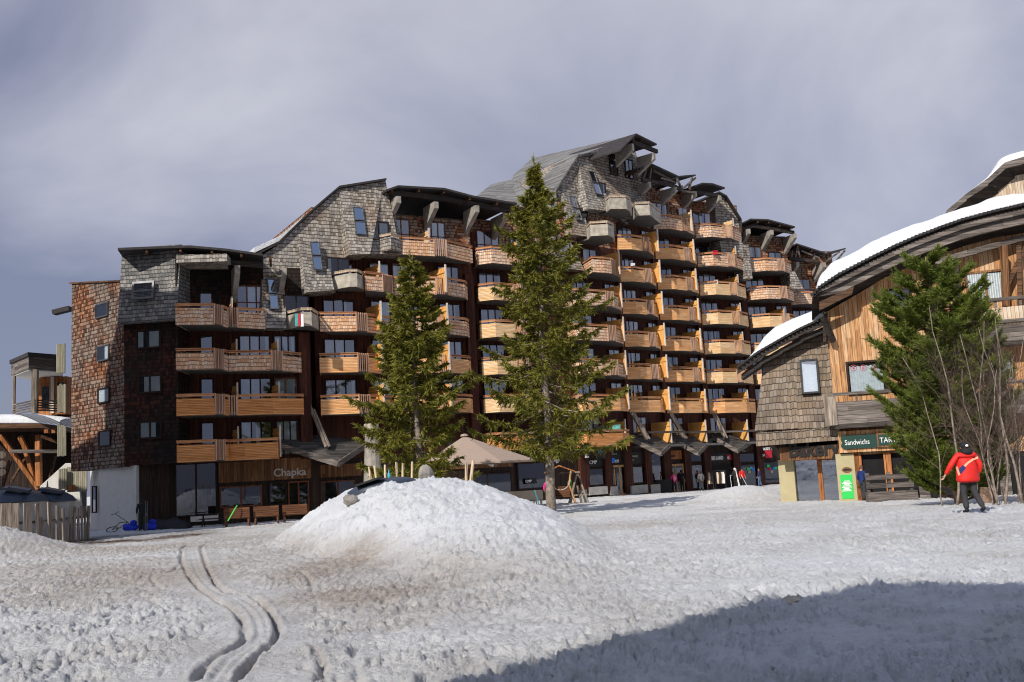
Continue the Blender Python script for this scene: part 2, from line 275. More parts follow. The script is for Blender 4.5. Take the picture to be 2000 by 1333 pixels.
# ------------------------------------------------------------------ mesh helpers
ORG = {}
class MB:
    def __init__(s): s.v = []; s.f = []; s.mi = []
    def add(s, vs, fs, k=0):
        o = len(s.v); s.v += [tuple(float(c) for c in p) for p in vs]; s.f += [tuple(i+o for i in f) for f in fs]; s.mi += [k]*len(fs); return s
    def obox(s, c, a, b, d, k=0):
        c, a, b, d = (np.array(x, float) for x in (c, a, b, d))
        if np.dot(np.cross(a, b), d) < 0: a = -a
        P = [c+i*a+j*b+l*d for l in (-1, 1) for j in (-1, 1) for i in (-1, 1)]
        return s.add(P, [(0,2,3,1),(4,5,7,6),(0,1,5,4),(2,6,7,3),(0,4,6,2),(1,3,7,5)], k)
    def box(s, x0, x1, y0, y1, z0, z1, k=0):
        return s.obox(((x0+x1)/2,(y0+y1)/2,(z0+z1)/2), ((x1-x0)/2,0,0), (0,(y1-y0)/2,0), (0,0,(z1-z0)/2), k)
    def beam(s, p, q, w, h, k=0, up=(0,0,1)):
        p, q = np.array(p, float), np.array(q, float); d = q-p; L = np.linalg.norm(d); d = d/L
        sx = np.cross(d, up); n = np.linalg.norm(sx)
        sx = np.array((1.,0,0)) if n < 1e-4 else sx/n
        uz = np.cross(sx, d)
        return s.obox((p+q)/2, d*L/2, sx*w/2, uz*h/2, k)
    def prism(s, pts, ext, k=0):
        P = np.array(pts, float); E_ = np.array(ext, float); n = len(P)
        nr = np.zeros(3)
        for i in range(n): nr += np.cross(P[i], P[(i+1) % n])
        if np.dot(nr, E_) > 0: P = P[::-1]
        Q = P+E_
        return s.add(list(P)+list(Q), [tuple(range(n)), tuple(range(2*n-1, n-1, -1))]+[(i, i+n, (i+1) % n+n, (i+1) % n) for i in range(n)], k)
    def vprism(s, xy, z0, z1, k=0): return s.prism([(x, y, z0) for x, y in xy], (0, 0, z1-z0), k)
    def poly(s, pts, k=0): return s.add(pts, [tuple(range(len(pts)))], k)
    def tube(s, path, rad, n=6, k=0, cap=True):
        P = [np.array(p, float) for p in path]
        if not hasattr(rad, '__len__'): rad = [rad]*len(P)
        rings = []; prev = None
        for i, p in enumerate(P):
            d = P[min(i+1, len(P)-1)]-P[max(i-1, 0)]; d = d/(np.linalg.norm(d)+1e-9)
            a = np.cross(d, (0,0,1) if abs(d[2]) < .9 else (1,0,0)) if prev is None else prev-d*np.dot(prev, d)
            a = a/(np.linalg.norm(a)+1e-9); prev = a; b = np.cross(d, a)
            rings.append([p+rad[i]*(math.cos(t)*a+math.sin(t)*b) for t in (2*math.pi*j/n for j in range(n))])
        vs = [q for r_ in rings for q in r_]; fs = []
        for i in range(len(P)-1):
            for j in range(n): fs.append((i*n+j, i*n+(j+1) % n, (i+1)*n+(j+1) % n, (i+1)*n+j))
        if cap: fs += [tuple(range(n-1, -1, -1)), tuple((len(P)-1)*n+j for j in range(n))]
        return s.add(vs, fs, k)
    def ball(s, c, r, n=10, m_=7, k=0, sc=(1,1,1), jit=0, zmin=-1):
        vs = []; fs = []
        for i in range(m_+1):
            t = math.pi*i/m_; z = max(math.cos(t), zmin)
            for j in range(n):
                a = 2*math.pi*j/n; q = 1+random.uniform(-jit, jit)
                vs.append((c[0]+r*sc[0]*math.sin(t)*math.cos(a)*q, c[1]+r*sc[1]*math.sin(t)*math.sin(a)*q, c[2]+r*sc[2]*z*q))
        for i in range(m_):
            for j in range(n): fs.append((i*n+j, (i+1)*n+j, (i+1)*n+(j+1) % n, i*n+(j+1) % n))
        return s.add(vs, fs, k)
    def build(s, name, mat, parent=None, smooth=False, origin=None):
        if not s.f: return None
        V = np.array(s.v, dtype=np.float64)
        me = bpy.data.meshes.new(name)
        me.from_pydata([tuple(p) for p in V], [], s.f)
        # metre-true UVs on every face
        L = np.array([i for f in s.f for i in f]); cnt = np.array([len(f) for f in s.f])
        st = np.concatenate(([0], np.cumsum(cnt)[:-1]))
        n3 = np.zeros(len(me.polygons)*3); me.polygons.foreach_get('normal', n3); n3 = n3.reshape(-1, 3)
        ua = np.stack([-n3[:, 1], n3[:, 0], np.zeros(len(n3))], 1); ln = np.linalg.norm(ua, axis=1)
        flat = ln < .08; ua[flat] = (1, 0, 0); ln[flat] = 1; ua /= ln[:, None]; va = np.cross(n3, ua)
        fi = np.repeat(np.arange(len(cnt)), cnt); P = V[L]
        uvs = np.stack([(P*ua[fi]).sum(1), (P*va[fi]).sum(1)], 1)
        ul = me.uv_layers.new(name='UVMap'); ul.data.foreach_set('uv', uvs.astype(np.float32).ravel())
        org = Vector((0,0,0))
        if parent is not None: org = ORG[parent.name]
        elif origin is not None: org = Vector(origin)
        if org.length > 0:
            me.vertices.foreach_set('co', (V-np.array(org)).astype(np.float32).ravel())
        for mm in (mat if isinstance(mat, (list, tuple)) else [mat]): me.materials.append(MAT[mm])
        if max(s.mi) > 0: me.polygons.foreach_set('material_index', s.mi)
        if smooth: me.polygons.foreach_set('use_smooth', [True]*len(me.polygons))
        me.update()
        o = bpy.data.objects.new(name, me); COL.objects.link(o)
        if parent is not None: o.parent = parent
        else: o.location = org
        ORG[o.name] = org
        return o
def tag(o, label=None, cat=None, group=None, kind=None):
    if label: o['label'] = label
    if cat: o['category'] = cat
    if group: o['group'] = group
    if kind: o['kind'] = kind
    return o
def thing(name, loc, label, cat, group=None):
    o = bpy.data.objects.new(name, None); o.empty_display_size = .3; COL.objects.link(o); o.location = loc
    ORG[o.name] = Vector(loc); return tag(o, label, cat, group)
def copy_tree(o, loc, rz, label, parent=None):
    c = o.copy(); COL.objects.link(c)
    if parent is None:
        c.location = loc; c.rotation_euler = (0, 0, rz); c['label'] = label; ORG[c.name] = Vector(loc)
    else: c.parent = parent
    for ch in [x for x in COL.objects if x.parent == o]: copy_tree(ch, None, None, None, c)
    return c
def text(s, size, O, U, V, mat, name, parent, depth=.02, align='LEFT', bold=0.0, squeeze=1.0):
    """lettering as a mesh lying in the plane U,V at O"""
    cu = bpy.data.curves.new('t', 'FONT'); cu.body = s; cu.size = size; cu.extrude = depth; cu.align_x = align; cu.offset = bold; cu.resolution_u = 3
    to = bpy.data.objects.new('t', cu); COL.objects.link(to)
    me = to.to_mesh(); vs = np.array([v.co[:] for v in me.vertices]); fs = [tuple(p.vertices) for p in me.polygons]
    to.to_mesh_clear(); bpy.data.objects.remove(to); bpy.data.curves.remove(cu)
    O, U, V = (np.array(a, float) for a in (O, U, V)); Nn = np.cross(U, V)
    mb = MB(); mb.add([O+U*p[0]*squeeze+V*p[1]+Nn*p[2] for p in vs], fs); return mb.build(name, mat, parent)
class FR:
    """upright facade frame: A left end, B right end (plan); s along, z up, o outwards"""
    def __init__(s, A, B):
        s.A = np.array(A[:2], float); s.B = np.array(B[:2], float); d = s.B-s.A; s.L = float(np.hypot(*d)); s.d = d/s.L; s.n = np.array((s.d[1], -s.d[0]))
    def p(s, a, z, o=0.0): q = s.A+s.d*a+s.n*o; return np.array((q[0], q[1], z))
    @property
    def U(s): return np.array((s.d[0], s.d[1], 0.))
    @property
    def Nn(s): return np.array((s.n[0], s.n[1], 0.))
    def box(s, mb, a0, a1, z0, z1, o0, o1, k=0):
        return mb.obox(s.p((a0+a1)/2, (z0+z1)/2, (o0+o1)/2), s.U*(a1-a0)/2, s.Nn*(o1-o0)/2, (0, 0, (z1-z0)/2), k)
    def s_of(s, px, py):
        q = onp(px, py, s.A, s.B)[:2]-s.A; return float(np.dot(q, s.d))
    def hit(s, px, py, o=0.0): return onp(px, py, s.A, s.B, o)
def window(parent, O, U, V, Nn, w, h, panes=2, fmat='frame_dark', transom=0.0, curtain=.7, ft=.07, name='window', g='glass', depth=.10, cdark=False):
    """frame mesh (the window) with glass panes and curtains as children; O = lower left corner on the wall"""
    O, U, V, Nn = (np.array(a, float) for a in (O, U, V, Nn))
    def bx(mb, a0, a1, b0, b1, o0, o1, k=0): mb.obox(O+U*(a0+a1)/2+V*(b0+b1)/2+Nn*(o0+o1)/2, U*(a1-a0)/2, V*(b1-b0)/2, Nn*(o1-o0)/2, k)
    fr = MB()
    bx(fr, -ft, w+ft, -ft, 0, .004, depth); bx(fr, -ft, w+ft, h, h+ft, .004, depth)
    bx(fr, -ft, 0, 0, h, .004, depth); bx(fr, w, w+ft, 0, h, .004, depth)
    pw = w/panes
    for i in range(1, panes): bx(fr, i*pw-ft*.6, i*pw+ft*.6, 0, h, .02, depth-.012)
    if transom: bx(fr, 0, w, transom-ft*.5, transom+ft*.5, .02, depth-.018)
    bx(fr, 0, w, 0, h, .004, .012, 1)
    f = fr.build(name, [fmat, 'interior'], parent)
    gl = MB()
    for i in range(panes):
        a0, a1 = i*pw+ft*.6*(i > 0), (i+1)*pw-ft*.6*(i < panes-1)
        gl.poly([O+U*a0+Nn*(depth-.03), O+U*a1+Nn*(depth-.03), O+U*a1+V*h+Nn*(depth-.03), O+U*a0+V*h+Nn*(depth-.03)])
    gl.build('pane', g, f)
    cu = MB()
    for i in range(panes):
        if random.random() < curtain:
            a0 = i*pw+ft*.6; a1 = (i+1)*pw-ft*.6; k = random.choice((1, 1, .55, .35)); 
            if random.random() < .5: a1 = a0+(a1-a0)*k
            else: a0 = a1-(a1-a0)*k
            n = max(3, int((a1-a0)/.07)); xs = [a0+(a1-a0)*j/n for j in range(n+1)]
            for j in range(n):
                o0, o1 = (.03, .05) if j % 2 else (.05, .03)
                cu.poly([O+U*xs[j]+V*.02+Nn*o0, O+U*xs[j+1]+V*.02+Nn*o1, O+U*xs[j+1]+V*(h-.02)+Nn*o1, O+U*xs[j]+V*(h-.02)+Nn*o0])
    if cu.f: cu.build('curtain', 'curtain_dark' if cdark else 'curtain', f)
    return f
def fwin(parent, F, a, z, w, h, o=0.0, **kw): return window(parent, F.p(a, z, o), F.U, np.array((0,0,1.)), F.Nn, w, h, **kw)

# ------------------------------------------------------------------ ground
rng = np.random.RandomState(3)
_T = rng.rand(512, 512)
def vnoise(x, y, ox=0.0, oy=0.0):
    x = x+ox; y = y+oy; xi = np.floor(x).astype(int); yi = np.floor(y).astype(int); fx = x-xi; fy = y-yi
    fx = fx*fx*fx*(fx*(fx*6-15)+10); fy = fy*fy*fy*(fy*(fy*6-15)+10)
    a = _T[xi & 511, yi & 511]; b = _T[(xi+1) & 511, yi & 511]; c = _T[xi & 511, (yi+1) & 511]; d = _T[(xi+1) & 511, (yi+1) & 511]
    return (a*(1-fx)+b*fx)*(1-fy)+(c*(1-fx)+d*fx)*fy
def fbm(x, y, oct_=4, gain=.5):
    s = 0; a = 1; t = 0
    for i in range(oct_):
        s = s+a*vnoise(x*2**i, y*2**i, 37.3*i, 91.7*i); t += a; a *= gain
    return s/t
def sst(a, b, x): t = np.clip((x-a)/(b-a), 0, 1); return t*t*(3-2*t)
MC = (-2.6, 29.5)
def mound(X, Y):
    f = np.clip(29.5-Y, 0, 14); cx = np.clip(X, -4.1+.29*f, -2.7+.20*f); dx = X-cx; dy = Y-29.5
    ax = np.where(dx > 0, 4.0-.06*f, 3.4-.10*f); ay = np.where(dy > 0, 6.0, 14.2)
    r_ = np.sqrt((dx/ax)**2+(dy/ay)**2); r_ = r_*(1+.20*(fbm(X*.35+5, Y*.35, 3)-.5))+.06*(fbm(X*.9+5, Y*.9, 3)-.5)*sst(0, .3, r_)
    return 1.66*np.interp(r_, [0, .06, .14, .3, .5, .7, .85, .95, 1.05], [1, .985, .95, .85, .65, .41, .20, .07, 0])
def gz(X, Y):
    X = np.asarray(X, float); Y = np.asarray(Y, float)
    z = -.55*sst(24, 46, Y)
    z = z+mound(X, Y)
    z = z+.98*np.exp(-(((X+17.2)/2.0)**2+((Y-32.5)/3.2)**2))      # heap left of the fence
    z = z+.75*np.exp(-(((X-12.2)/2.6)**2+((Y-55.5)/3.5)**2))    # bank beside the bakery
    z = z-.25*sst(60, 85, Y)*sst(0, 20, X)
    return z
def gz1(x, y): return float(gz(x, y))
def gpt(px, py):
    d = ray(px, py); t = 3.0/1960
    for i in range(4000):
        p = CAM+d*t
        if p[2] <= gz1(p[0], p[1]): break
        t *= 1.004
    return p
RUT = [[(380,1332),(412,1290),(472,1254),(474,1224),(459,1194),(406,1161),(370,1128),(356,1092),(355,1072),(366,1056)],
       [(459,1332),(495,1287),(541,1240),(528,1198),(495,1168),(426,1145),(399,1092),(393,1065),(406,1052)],
       [(624,1332),(630,1297),(614,1270)], [(1250,1127),(1340,1108),(1400,1092),(1440,1074)], [(700,1332),(690,1280),(697,1262)],
       [(330,1120),(352,1098),(344,1080)], [(318,1150),(296,1128),(310,1105)], [(560,1100),(600,1126),(612,1160)],
       [(0,1128),(150,1092),(300,1064),(420,1046)], [(0,1160),(180,1104),(330,1068)], [(90,1330),(140,1250),(150,1190)], [(900,1240),(1060,1190),(1240,1150)], [(1500,1100),(1700,1085),(1980,1080)], [(250,1230),(262,1190),(250,1160)], [(560,1075),(720,1120),(860,1200)]]
def flat0(px, py): return atz(px, py, 0.0 if py > 1090 else -.08)
ruts = []
for L_ in RUT:
    P = np.array([flat0(*q)[:2] for q in L_]); out = [P[0]]
    for i in range(len(P)-1):
        p0, p1, p2, p3 = P[max(i-1, 0)], P[i], P[i+1], P[min(i+2, len(P)-1)]
        for t in np.linspace(.125, 1, 8): out.append(.5*((2*p1)+(p2-p0)*t+(2*p0-5*p1+4*p2-p3)*t*t+(3*p1-p0-3*p2+p3)*t**3))
    ruts.append(np.array(out))
def dpath(X, Y, P):
    best = np.full(X.shape, 9.0)
    lo = P.min(0)-1.2; hi = P.max(0)+1.2
    m_ = (X > lo[0]) & (X < hi[0]) & (Y > lo[1]) & (Y < hi[1])
    x, y = X[m_], Y[m_]; bb = np.full(x.shape, 9.0)
    for a, b in zip(P[:-1], P[1:]):
        d = b-a; t = np.clip(((x-a[0])*d[0]+(y-a[1])*d[1])/(d@d+1e-9), 0, 1)
        bb = np.minimum(bb, np.hypot(x-a[0]-d[0]*t, y-a[1]-d[1]*t))
    best[m_] = bb; return best
NC, NR = 860, 900
ys = np.concatenate((np.linspace(-30, 3.2, 12), 3.2+np.cumsum(.012+.00062*np.arange(NR-60)**1.0*np.linspace(.35, 1.0, NR-60))))
ys = ys[ys < 104]; ys = np.concatenate((ys, [108, 114, 124, 145, 200, 320, 600, 1200]))
ts = np.linspace(-.62, .62, NC-20); ts = np.concatenate((np.linspace(-3.2, -.66, 10), ts, np.linspace(.66, 3.2, 10)))
Yg, Tg = np.meshgrid(ys, ts, indexing='ij'); Xg = (np.abs(Yg)+3.0)*Tg
Z = gz(Xg, Yg)
near = 1-sst(30, 60, Yg)
wx = Xg+.25*fbm(Xg*1.7, Yg*1.7, 2); wy = Yg+.25*fbm(Xg*1.7+9, Yg*1.7+4, 2)
rough = sst(.38, .60, fbm(Xg*.45+3, Yg*.45+8, 4, .6))
dL, dR = dpath(Xg, Yg, ruts[0]), dpath(Xg, Yg, ruts[1])
intrack = ((dL+dR) < 1.05).astype(float)*(Yg < 45)
tr = np.clip(1-(dL+dR-.8)/.5, 0, 1)
lump = np.abs(fbm(wx*4.4, wy*4.4, 4, .6)-.5)*2
crumb = np.maximum(fbm(wx*9.5+2, wy*9.5, 3, .6)-.48, 0)*2
rid = 1-np.abs(fbm(wx*8.3+13, wy*8.9+3, 4, .65)-.5)*4
pock = np.maximum(fbm(wx*7.6+71, wy*7.6+17, 2, .5)-.66, 0)
fine = fbm(wx*21, wy*21, 2)-.5
med = fbm(Xg*.9, Yg*.9, 3)-.5
smooth = np.clip(1-tr*.9, .12, 1)
pits = np.maximum(fbm(wx*5.5+40, wy*5.5+7, 3, .55)-.60, 0)
mnd = sst(.05, .5, mound(Xg, Yg))
grain = rng.rand(*Z.shape)-.5
Z = Z+(-.032*np.clip(rid, 0, 1)**2*(.10+1.3*rough)-.34*pock+.010*grain*near)*(.15+.85*np.clip(1-tr, 0, 1))
Z = Z+(.10*med+(.042*(.5-lump)+(.10*crumb+.055*fine)*near*(.22+.72*rough))*(1-.2*mnd)-.30*pits)*smooth*sst(2.5, 4, Yg+(Yg < 3)*0)
# wind and melt pattern on the mound
st_ = fbm(Xg*3.2+Yg*.6, Yg*1.1-Xg*.4, 4, .55)-.5
Z = Z+mnd*.15*st_-mnd*.12*np.maximum(fbm(Xg*2.0+11, Yg*1.5, 3)-.62, 0)
for i, P in enumerate(ruts):
    d = dpath(Xg, Yg, P); wv = .022+.02*(fbm(Xg*3, Yg*3, 2)); dep = (.10 if i < 3 else .06) if i < 8 else .03
    br = np.clip(3*(fbm(Xg*1.9+i, Yg*1.9, 3)-(.12 if i < 2 else .25)), 0, 1.2)
    d = d+.02*(fbm(Xg*14, Yg*14, 2)-.5); Z = Z-dep*br*np.exp(-(d/wv)**2)+dep*.28*br*np.exp(-((d-.08)/.04)**2)*(fbm(Xg*9, Yg*9, 2)*2-.4)
Z = Z+.010*np.sin((dL-dR)*30)*tr+.007*np.sin(Yg*40+3*np.sin(Xg*2))*tr
dirt = np.zeros_like(Z); earth = np.zeros_like(Z)
def blob(px, py, rx, ry, amp, zz=0.0, D=None):
    c = atz(px, py, zz); u = fbm(Xg*.8, Yg*.8, 4)*1.2-.6
    g = np.exp(-(((Xg-c[0])/rx)**2+((Yg-c[1])/ry)**2)*(1+u))
    return amp*g
for a in [(640,1100,.8,2.8,.9,.1),(560,1060,1.2,4,.3,.2),(740,1158,1.0,.9,.7),(470,1050,3.5,7,.4,-.4),(640,1165,1.1,2,.4),(200,1120,6,3,.35),(60,1150,4,3,.3),(1225,1035,2.6,4,.55,-.2),(1330,1005,4,3,.3,-.4),(780,1085,.7,1.2,.35,.7),(900,1130,1.5,1.5,.25),(260,1085,5,5,.45,-.3)]:
    dirt = dirt+blob(*a)
dirt = dirt+(.22*sst(.42, .7, fbm(Xg*.3, Yg*.3, 4))+.16*sst(2, -4, Xg)*sst(8, 18, Yg))*(1-mnd)+.10*(Yg < 40)*sst(.5, .7, fbm(Xg*1.3, Yg*1.3, 3))
ec = np.exp(-(((Xg+18.6)/3.6)**2+((Yg-49)/4.6)**2)**1.5)*1.6*(fbm(Xg*1.4, Yg*1.4, 4)+.35)
earth = np.clip(ec+sst(66, 74, Yg-.78*Xg)*0, 0, 1)
earth = np.maximum(earth, sst(.0, .6, 1-np.abs(Yg-Xg*.77-74.6)/.9)*(Xg > 3)*(Xg < 28)*.8)   # swept strip along the shops
for P in ruts[:3]: dirt = dirt+.35*np.exp(-(dpath(Xg, Yg, P)/.06)**2)  # dirt along the main ruts, with their shadow lines put into the colour
dirt = np.clip(dirt, 0, 1)
clean = np.clip(np.maximum(sst(.15, .7, mound(Xg, Yg)+.25*(fbm(Xg*.7, Yg*.7, 3)-.5)), .9*np.exp(-(((Xg-12.2)/3)**2+((Yg-55.5)/4)**2)))+.55*sst(.52, .66, fbm(Xg*.22+50, Yg*.22, 4))+.6*sst(.5, 3, Xg)*sst(34, 12, Yg)*sst(.45, .6, fbm(Xg*.4, Yg*.4+9, 3)), 0, 1)
nr, nc = Z.shape
V = np.stack([Xg, Yg, Z], 2).reshape(-1, 3)
idx = np.arange(nr*nc).reshape(nr, nc)
Fq = np.stack([idx[:-1, :-1], idx[:-1, 1:], idx[1:, 1:], idx[1:, :-1]], 2).reshape(-1, 4)
me = bpy.data.meshes.new('snow_ground'); me.vertices.add(len(V)); me.vertices.foreach_set('co', V.astype(np.float32).ravel())
me.loops.add(Fq.size); me.loops.foreach_set('vertex_index', Fq.astype(np.int32).ravel())
me.polygons.add(len(Fq)); me.polygons.foreach_set('loop_start', np.arange(0, Fq.size, 4, dtype=np.int32)); me.polygons.foreach_set('use_smooth', np.ones(len(Fq), bool))
me.update(calc_edges=True)
ca = me.color_attributes.new('dirt', 'FLOAT_COLOR', 'POINT')
ca.data.foreach_set('color', np.stack([dirt, earth, clean, dirt*0+1], 2).astype(np.float32).ravel())
me.materials.append(MAT['snow_ground'])
go = bpy.data.objects.new('snow_ground', me); COL.objects.link(go); tag(go, kind='structure')

# ------------------------------------------------------------------ main building
BZ = -.9
bld = thing('apartment_building', (0, 75, BZ), 'long stepped apartment building clad in brown wooden shingles with rows of orange plank balconies', 'building')
LV = {1: 4.4, 2: 7.05, 3: 9.7, 4: 12.33, 5: 14.98, 6: 17.62, 7: 20.25, 8: 22.9}       # top of the handrail on each floor
def fl(k): return LV[k]-1.05
UP = np.array((0, 0, 1.))
def balcony(outer, kinds, zr, finish='plank_orange', inner=None, name='balcony', par=bld, conc=False, rail=True, drop=1.26, railmat=None):
    """outer = plan points of the handrail line from left wall end to right wall end; kinds per segment: p panel, s slats, o open"""
    pts = [np.array(q, float) for q in outer]
    sl = MB(); f0 = zr-1.05
    inn = [np.array(q, float) for q in (inner or [])]
    # slab drawn in 3 cm behind the panels
    cx = sum(pts)/len(pts)
    ring = [p+(cx-p)/np.linalg.norm(cx-p)*.05 for p in pts]+inn
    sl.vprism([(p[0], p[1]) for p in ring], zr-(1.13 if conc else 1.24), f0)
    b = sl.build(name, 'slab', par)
    pn = MB(); sg = MB(); hr = MB()
    for (a, c, k) in zip(pts[:-1], pts[1:], kinds):
        F = FR(a, c)
        if F.L < .05: continue
        if k == 'p':
            top = zr-.28; pn = MB()
            if conc: F.box(pn, 0, F.L, zr-1.14, top, -.10, 0)
            else: F.box(pn, 0, F.L-.004, zr-drop, top, -.05, 0)
            pn.build('front_panel', finish, b); pn = MB()
            n = max(1, int(F.L/1.1))
            for i in range(n+1): x = .06+(F.L-.12)*i/n; F.box(hr, x-.02, x+.02, top-.1, zr-.10, -.075, -.055)
        elif k == 's':
            n = max(2, int(round(F.L/.155))); sg = MB()
            for i in range(n+1):
                x = F.L*i/n; w = .055 if i in (0, n) else .032
                if 0 < i < n or True: F.box(sg, x-w, x+w, zr-1.2, zr-.02, -.045, .012)
            F.box(sg, 0, F.L, zr-1.12, zr-1.04, -.07, -.045); F.box(sg, 0, F.L, zr-.14, zr-.08, -.07, -.045)
            sg.build('slat_gate', 'slat_wood', b); sg = MB()
        if rail and k != 's': F.box(hr, -.01, F.L+.01, zr-.16, zr-.03, -.045, .004); F.box(hr, -.02, F.L+.02, zr-.03, zr, -.11, .03)
    if pn.f: pn.build('front_panel', finish, b)
    if sg.f: sg.build('slat_gate', 'slat_wood', b)
    if hr.f: hr.build('handrail', railmat or ('rail' if not conc else 'chalet_pale'), b)
    return b
def divider(F, s, zf, depth=1.9, h=2.0, lean=0.0, par=bld, mat='divider'):
    h = min(h, 1.68); depth *= .88; lean *= .9
    d = MB(); p = F.p(s, zf, .02); q = F.p(s+lean, zf, depth)
    d.obox((p+q)/2+UP*h/2, (q-p)/2, F.U*.025, UP*h/2)
    # ledge board half way up
    d.obox((p+q)/2+UP*(h*.80)-F.U*.05, (q-p)/2*.98, F.U*.03, UP*.05)
    b = d.build('divider_screen', mat, par)
    e_ = MB(); e_.obox(q+UP*(h/2+.05), F.U*.05, F.Nn*.05, UP*(h/2+.12)); e_.build('end_post', 'post_pale', b)
def wallbox(F, a0, a1, z0, z1, mat, depth=9.0, name='wall', o=0.0, par=bld):
    w = MB(); F.box(w, a0, a1, z0, z1, -depth, o); return w.build(name, mat, par)
def baywin(F, a0, w, zf, n=3, top=False, red=False, cur=.75):
    h = 2.05
    if top: return fwin(bld, F, a0, zf+.08, w, 2.55, panes=n, transom=1.55, fmat='frame_red', curtain=cur)
    return fwin(bld, F, a0, zf+.08, w, h, panes=n, fmat='frame_red' if red else 'frame_dark', curtain=cur)

GL = FR((-19.55, 60.0), (-12.75, 62.9)); GD = FR((-12.75, 64.3), (-2.6, 70.0)); GE = FR((-2.6, 71.4), (2.9, 74.6))
GK = FR((2.9, 75.2), (4.2, 76.0)); G1 = FR((4.2, 75.7), (9.0, 80.2)); G2 = FR((8.9, 81.1), (12.6, 84.6)); G3 = FR((12.5, 85.9), (16.9, 89.2))
G4 = FR((16.9, 90.3), (22.0, 93.0)); G5 = FR((22.2, 94.4), (27.2, 96.0)); G6 = FR((27.0, 98.5), (33.0, 100.5))
F1 = 3.1   # underside of first floor
def body(F, ztop, zsplit=None, top='sh_orange', low='wall_red'):
    zs = zsplit if zsplit is not None else ztop
    wallbox(F, 0, F.L, F1, zs, low)
    if zsplit is not None: wallbox(F, 0, F.L, zs, ztop, top)
body(GL, 15.2, 11.1, 'sh_shaded'); body(GD, 19.6, 16.45); body(GE, 20.1, 16.45); wallbox(GK, 0, GK.L, F1, 19.5, 'sh_orange'); body(G1, 22.2, 19.1); body(G2, 25.4, 21.7)
body(G3, 25.9, 21.7); body(G4, 25.6, 21.7); body(G5, 23.0, 19.1); body(G6, 22.2, 16.4)
# upright board strips between the groups of bays
for F, a in ((GL, GL.L-.35), (GD, GD.L-.25), (G1, G1.L-.1), (G3, G3.L-.1), (G4, G4.L-.15), (G2, G2.L-.1), (GE, -.05)):
    pl = MB(); F.box(pl, a-.45, a+.22, F1, 15.6 if F is GD else (11 if F is GL else 19), .004, .28); pl.build('wall_strip', 'wall_red', bld)

# --- left group, floors 1..4
for k in (1, 2, 3, 4):
    fin = 'sh_cedar' if k > 2 else 'plank_orange'; z = LV[k]
    balcony([GL.p(.05, 0)[:2], (-19.35, 57.2), (-17.3, 57.85), (-17.0, 58.55), (-16.95, 59.35)], 'ppsp', z, fin, inner=[GL.p(2.6, 0)[:2]])
    if k == 1:
        balcony([(-16.95, 59.3), (-16.0, 59.15), (-14.2, 59.75), GL.p(5.3, 0)[:2]], 'ppp', z, fin, inner=[GL.p(2.65, 0)[:2]])
    elif k == 4: balcony([(-16.93, 59.35), (-16.4, 59.5), (-15.0, 60.6), GL.p(4.5, 0)[:2]], 'spp', z, fin, inner=[GL.p(2.65, 0)[:2]])
    elif k == 3: balcony([(-16.93, 59.35), (-14.5, 60.0), (-14.05, 60.75), (-13.2, 62.2), GL.p(6.8, 0)[:2]], 'pspp', z, fin, inner=[GL.p(2.65, 0)[:2]])
    else: balcony([(-16.93, 59.35), (-16.5, 59.45), (-14.5, 59.95), (-12.95, 61.4), GL.p(6.8, 0)[:2]], 'sppp', z, fin, inner=[GL.p(2.65, 0)[:2]])
    zf = fl(k)
    fwin(bld, GL, .75, zf+.08, .62, 2.05, panes=1, curtain=.3)
    if k < 4:
        baywin(GL, 3.05, 1.75, zf); baywin(GL, 5.15, 1.25, zf, n=2 if k == 2 else 3, red=(k == 2))
        divider(GL, 2.55, zf, 1.0, lean=.2, mat='divider'); divider(GL, 4.95, zf, 1.25, lean=.25)
    else: baywin(GL, 2.95, 1.7, zf, n=3, top=True, cur=.5); divider(GL, 2.5, zf, .9, h=1.7)
# --- D group: two flats per floor
for k in (2, 3, 4, 5, 6):
    z = LV[k]; zf = fl(k)
    fin1 = 'plank_mid' if k <= 3 else 'sh_cedar'
    x2 = -9.05
    if k <= 5:
        s0 = GD.p(.35, 0)[:2]
        if k <= 3: balcony([s0, (-12.2, 62.9), (-9.85, 63.5), (-9.3, 64.15), (-8.05, 66.1)], 'ppsp', z, fin1, inner=[GD.p(4.6, 0)[:2]])
        elif k == 4: balcony([(-12.1, 62.8), (-9.85, 63.5), (-9.3, 64.15), (-8.05, 66.1)], 'psp', z, fin1, inner=[GD.p(4.6, 0)[:2], GD.p(1.2, 0)[:2]])
        else: balcony([(-9.25, 63.6), (-8.2, 64.5), (-7.75, 65.5), (-7.7, 66.0)], 'psp', z, fin1, inner=[GD.p(4.9, 0)[:2], GD.p(3.6, 0)[:2]])
        balcony([(-8.0, 66.15), (-7.6, 65.8), (-4.9, 66.55), (-4.15, 67.05), (-3.05, 68.5), GD.p(11.3, 0)[:2]], 'ppssp' if 0 else 'ppspp', z, fin1, inner=[GD.p(4.95, 0)[:2]])
        divider(GD, 3.6, zf, 2.2, lean=.3); divider(GD, 8.3, zf, 2.4, lean=.3)
        baywin(GD, .65, 2.0, zf); baywin(GD, 3.95, 1.3, zf, n=2); baywin(GD, 5.6, 1.7, zf, red=(k == 5)); baywin(GD, 9.0, 1.5, zf, n=3)
    else:
        balcony([(-7.5, 65.7), (-7.0, 65.4), (-4.9, 66.55), (-4.15, 67.05), (-2.45, 69.4), GD.p(11.4, 0)[:2]], 'ppspp', z, 'sh_cedar', inner=[GD.p(4.95, 0)[:2]])
        baywin(GD, 5.15, 1.75, zf, top=True); baywin(GD, 8.1, 1.5, zf, top=True)
        divider(GD, 7.6, zf, 1.6, h=1.75, lean=.2, mat='plank_pale')
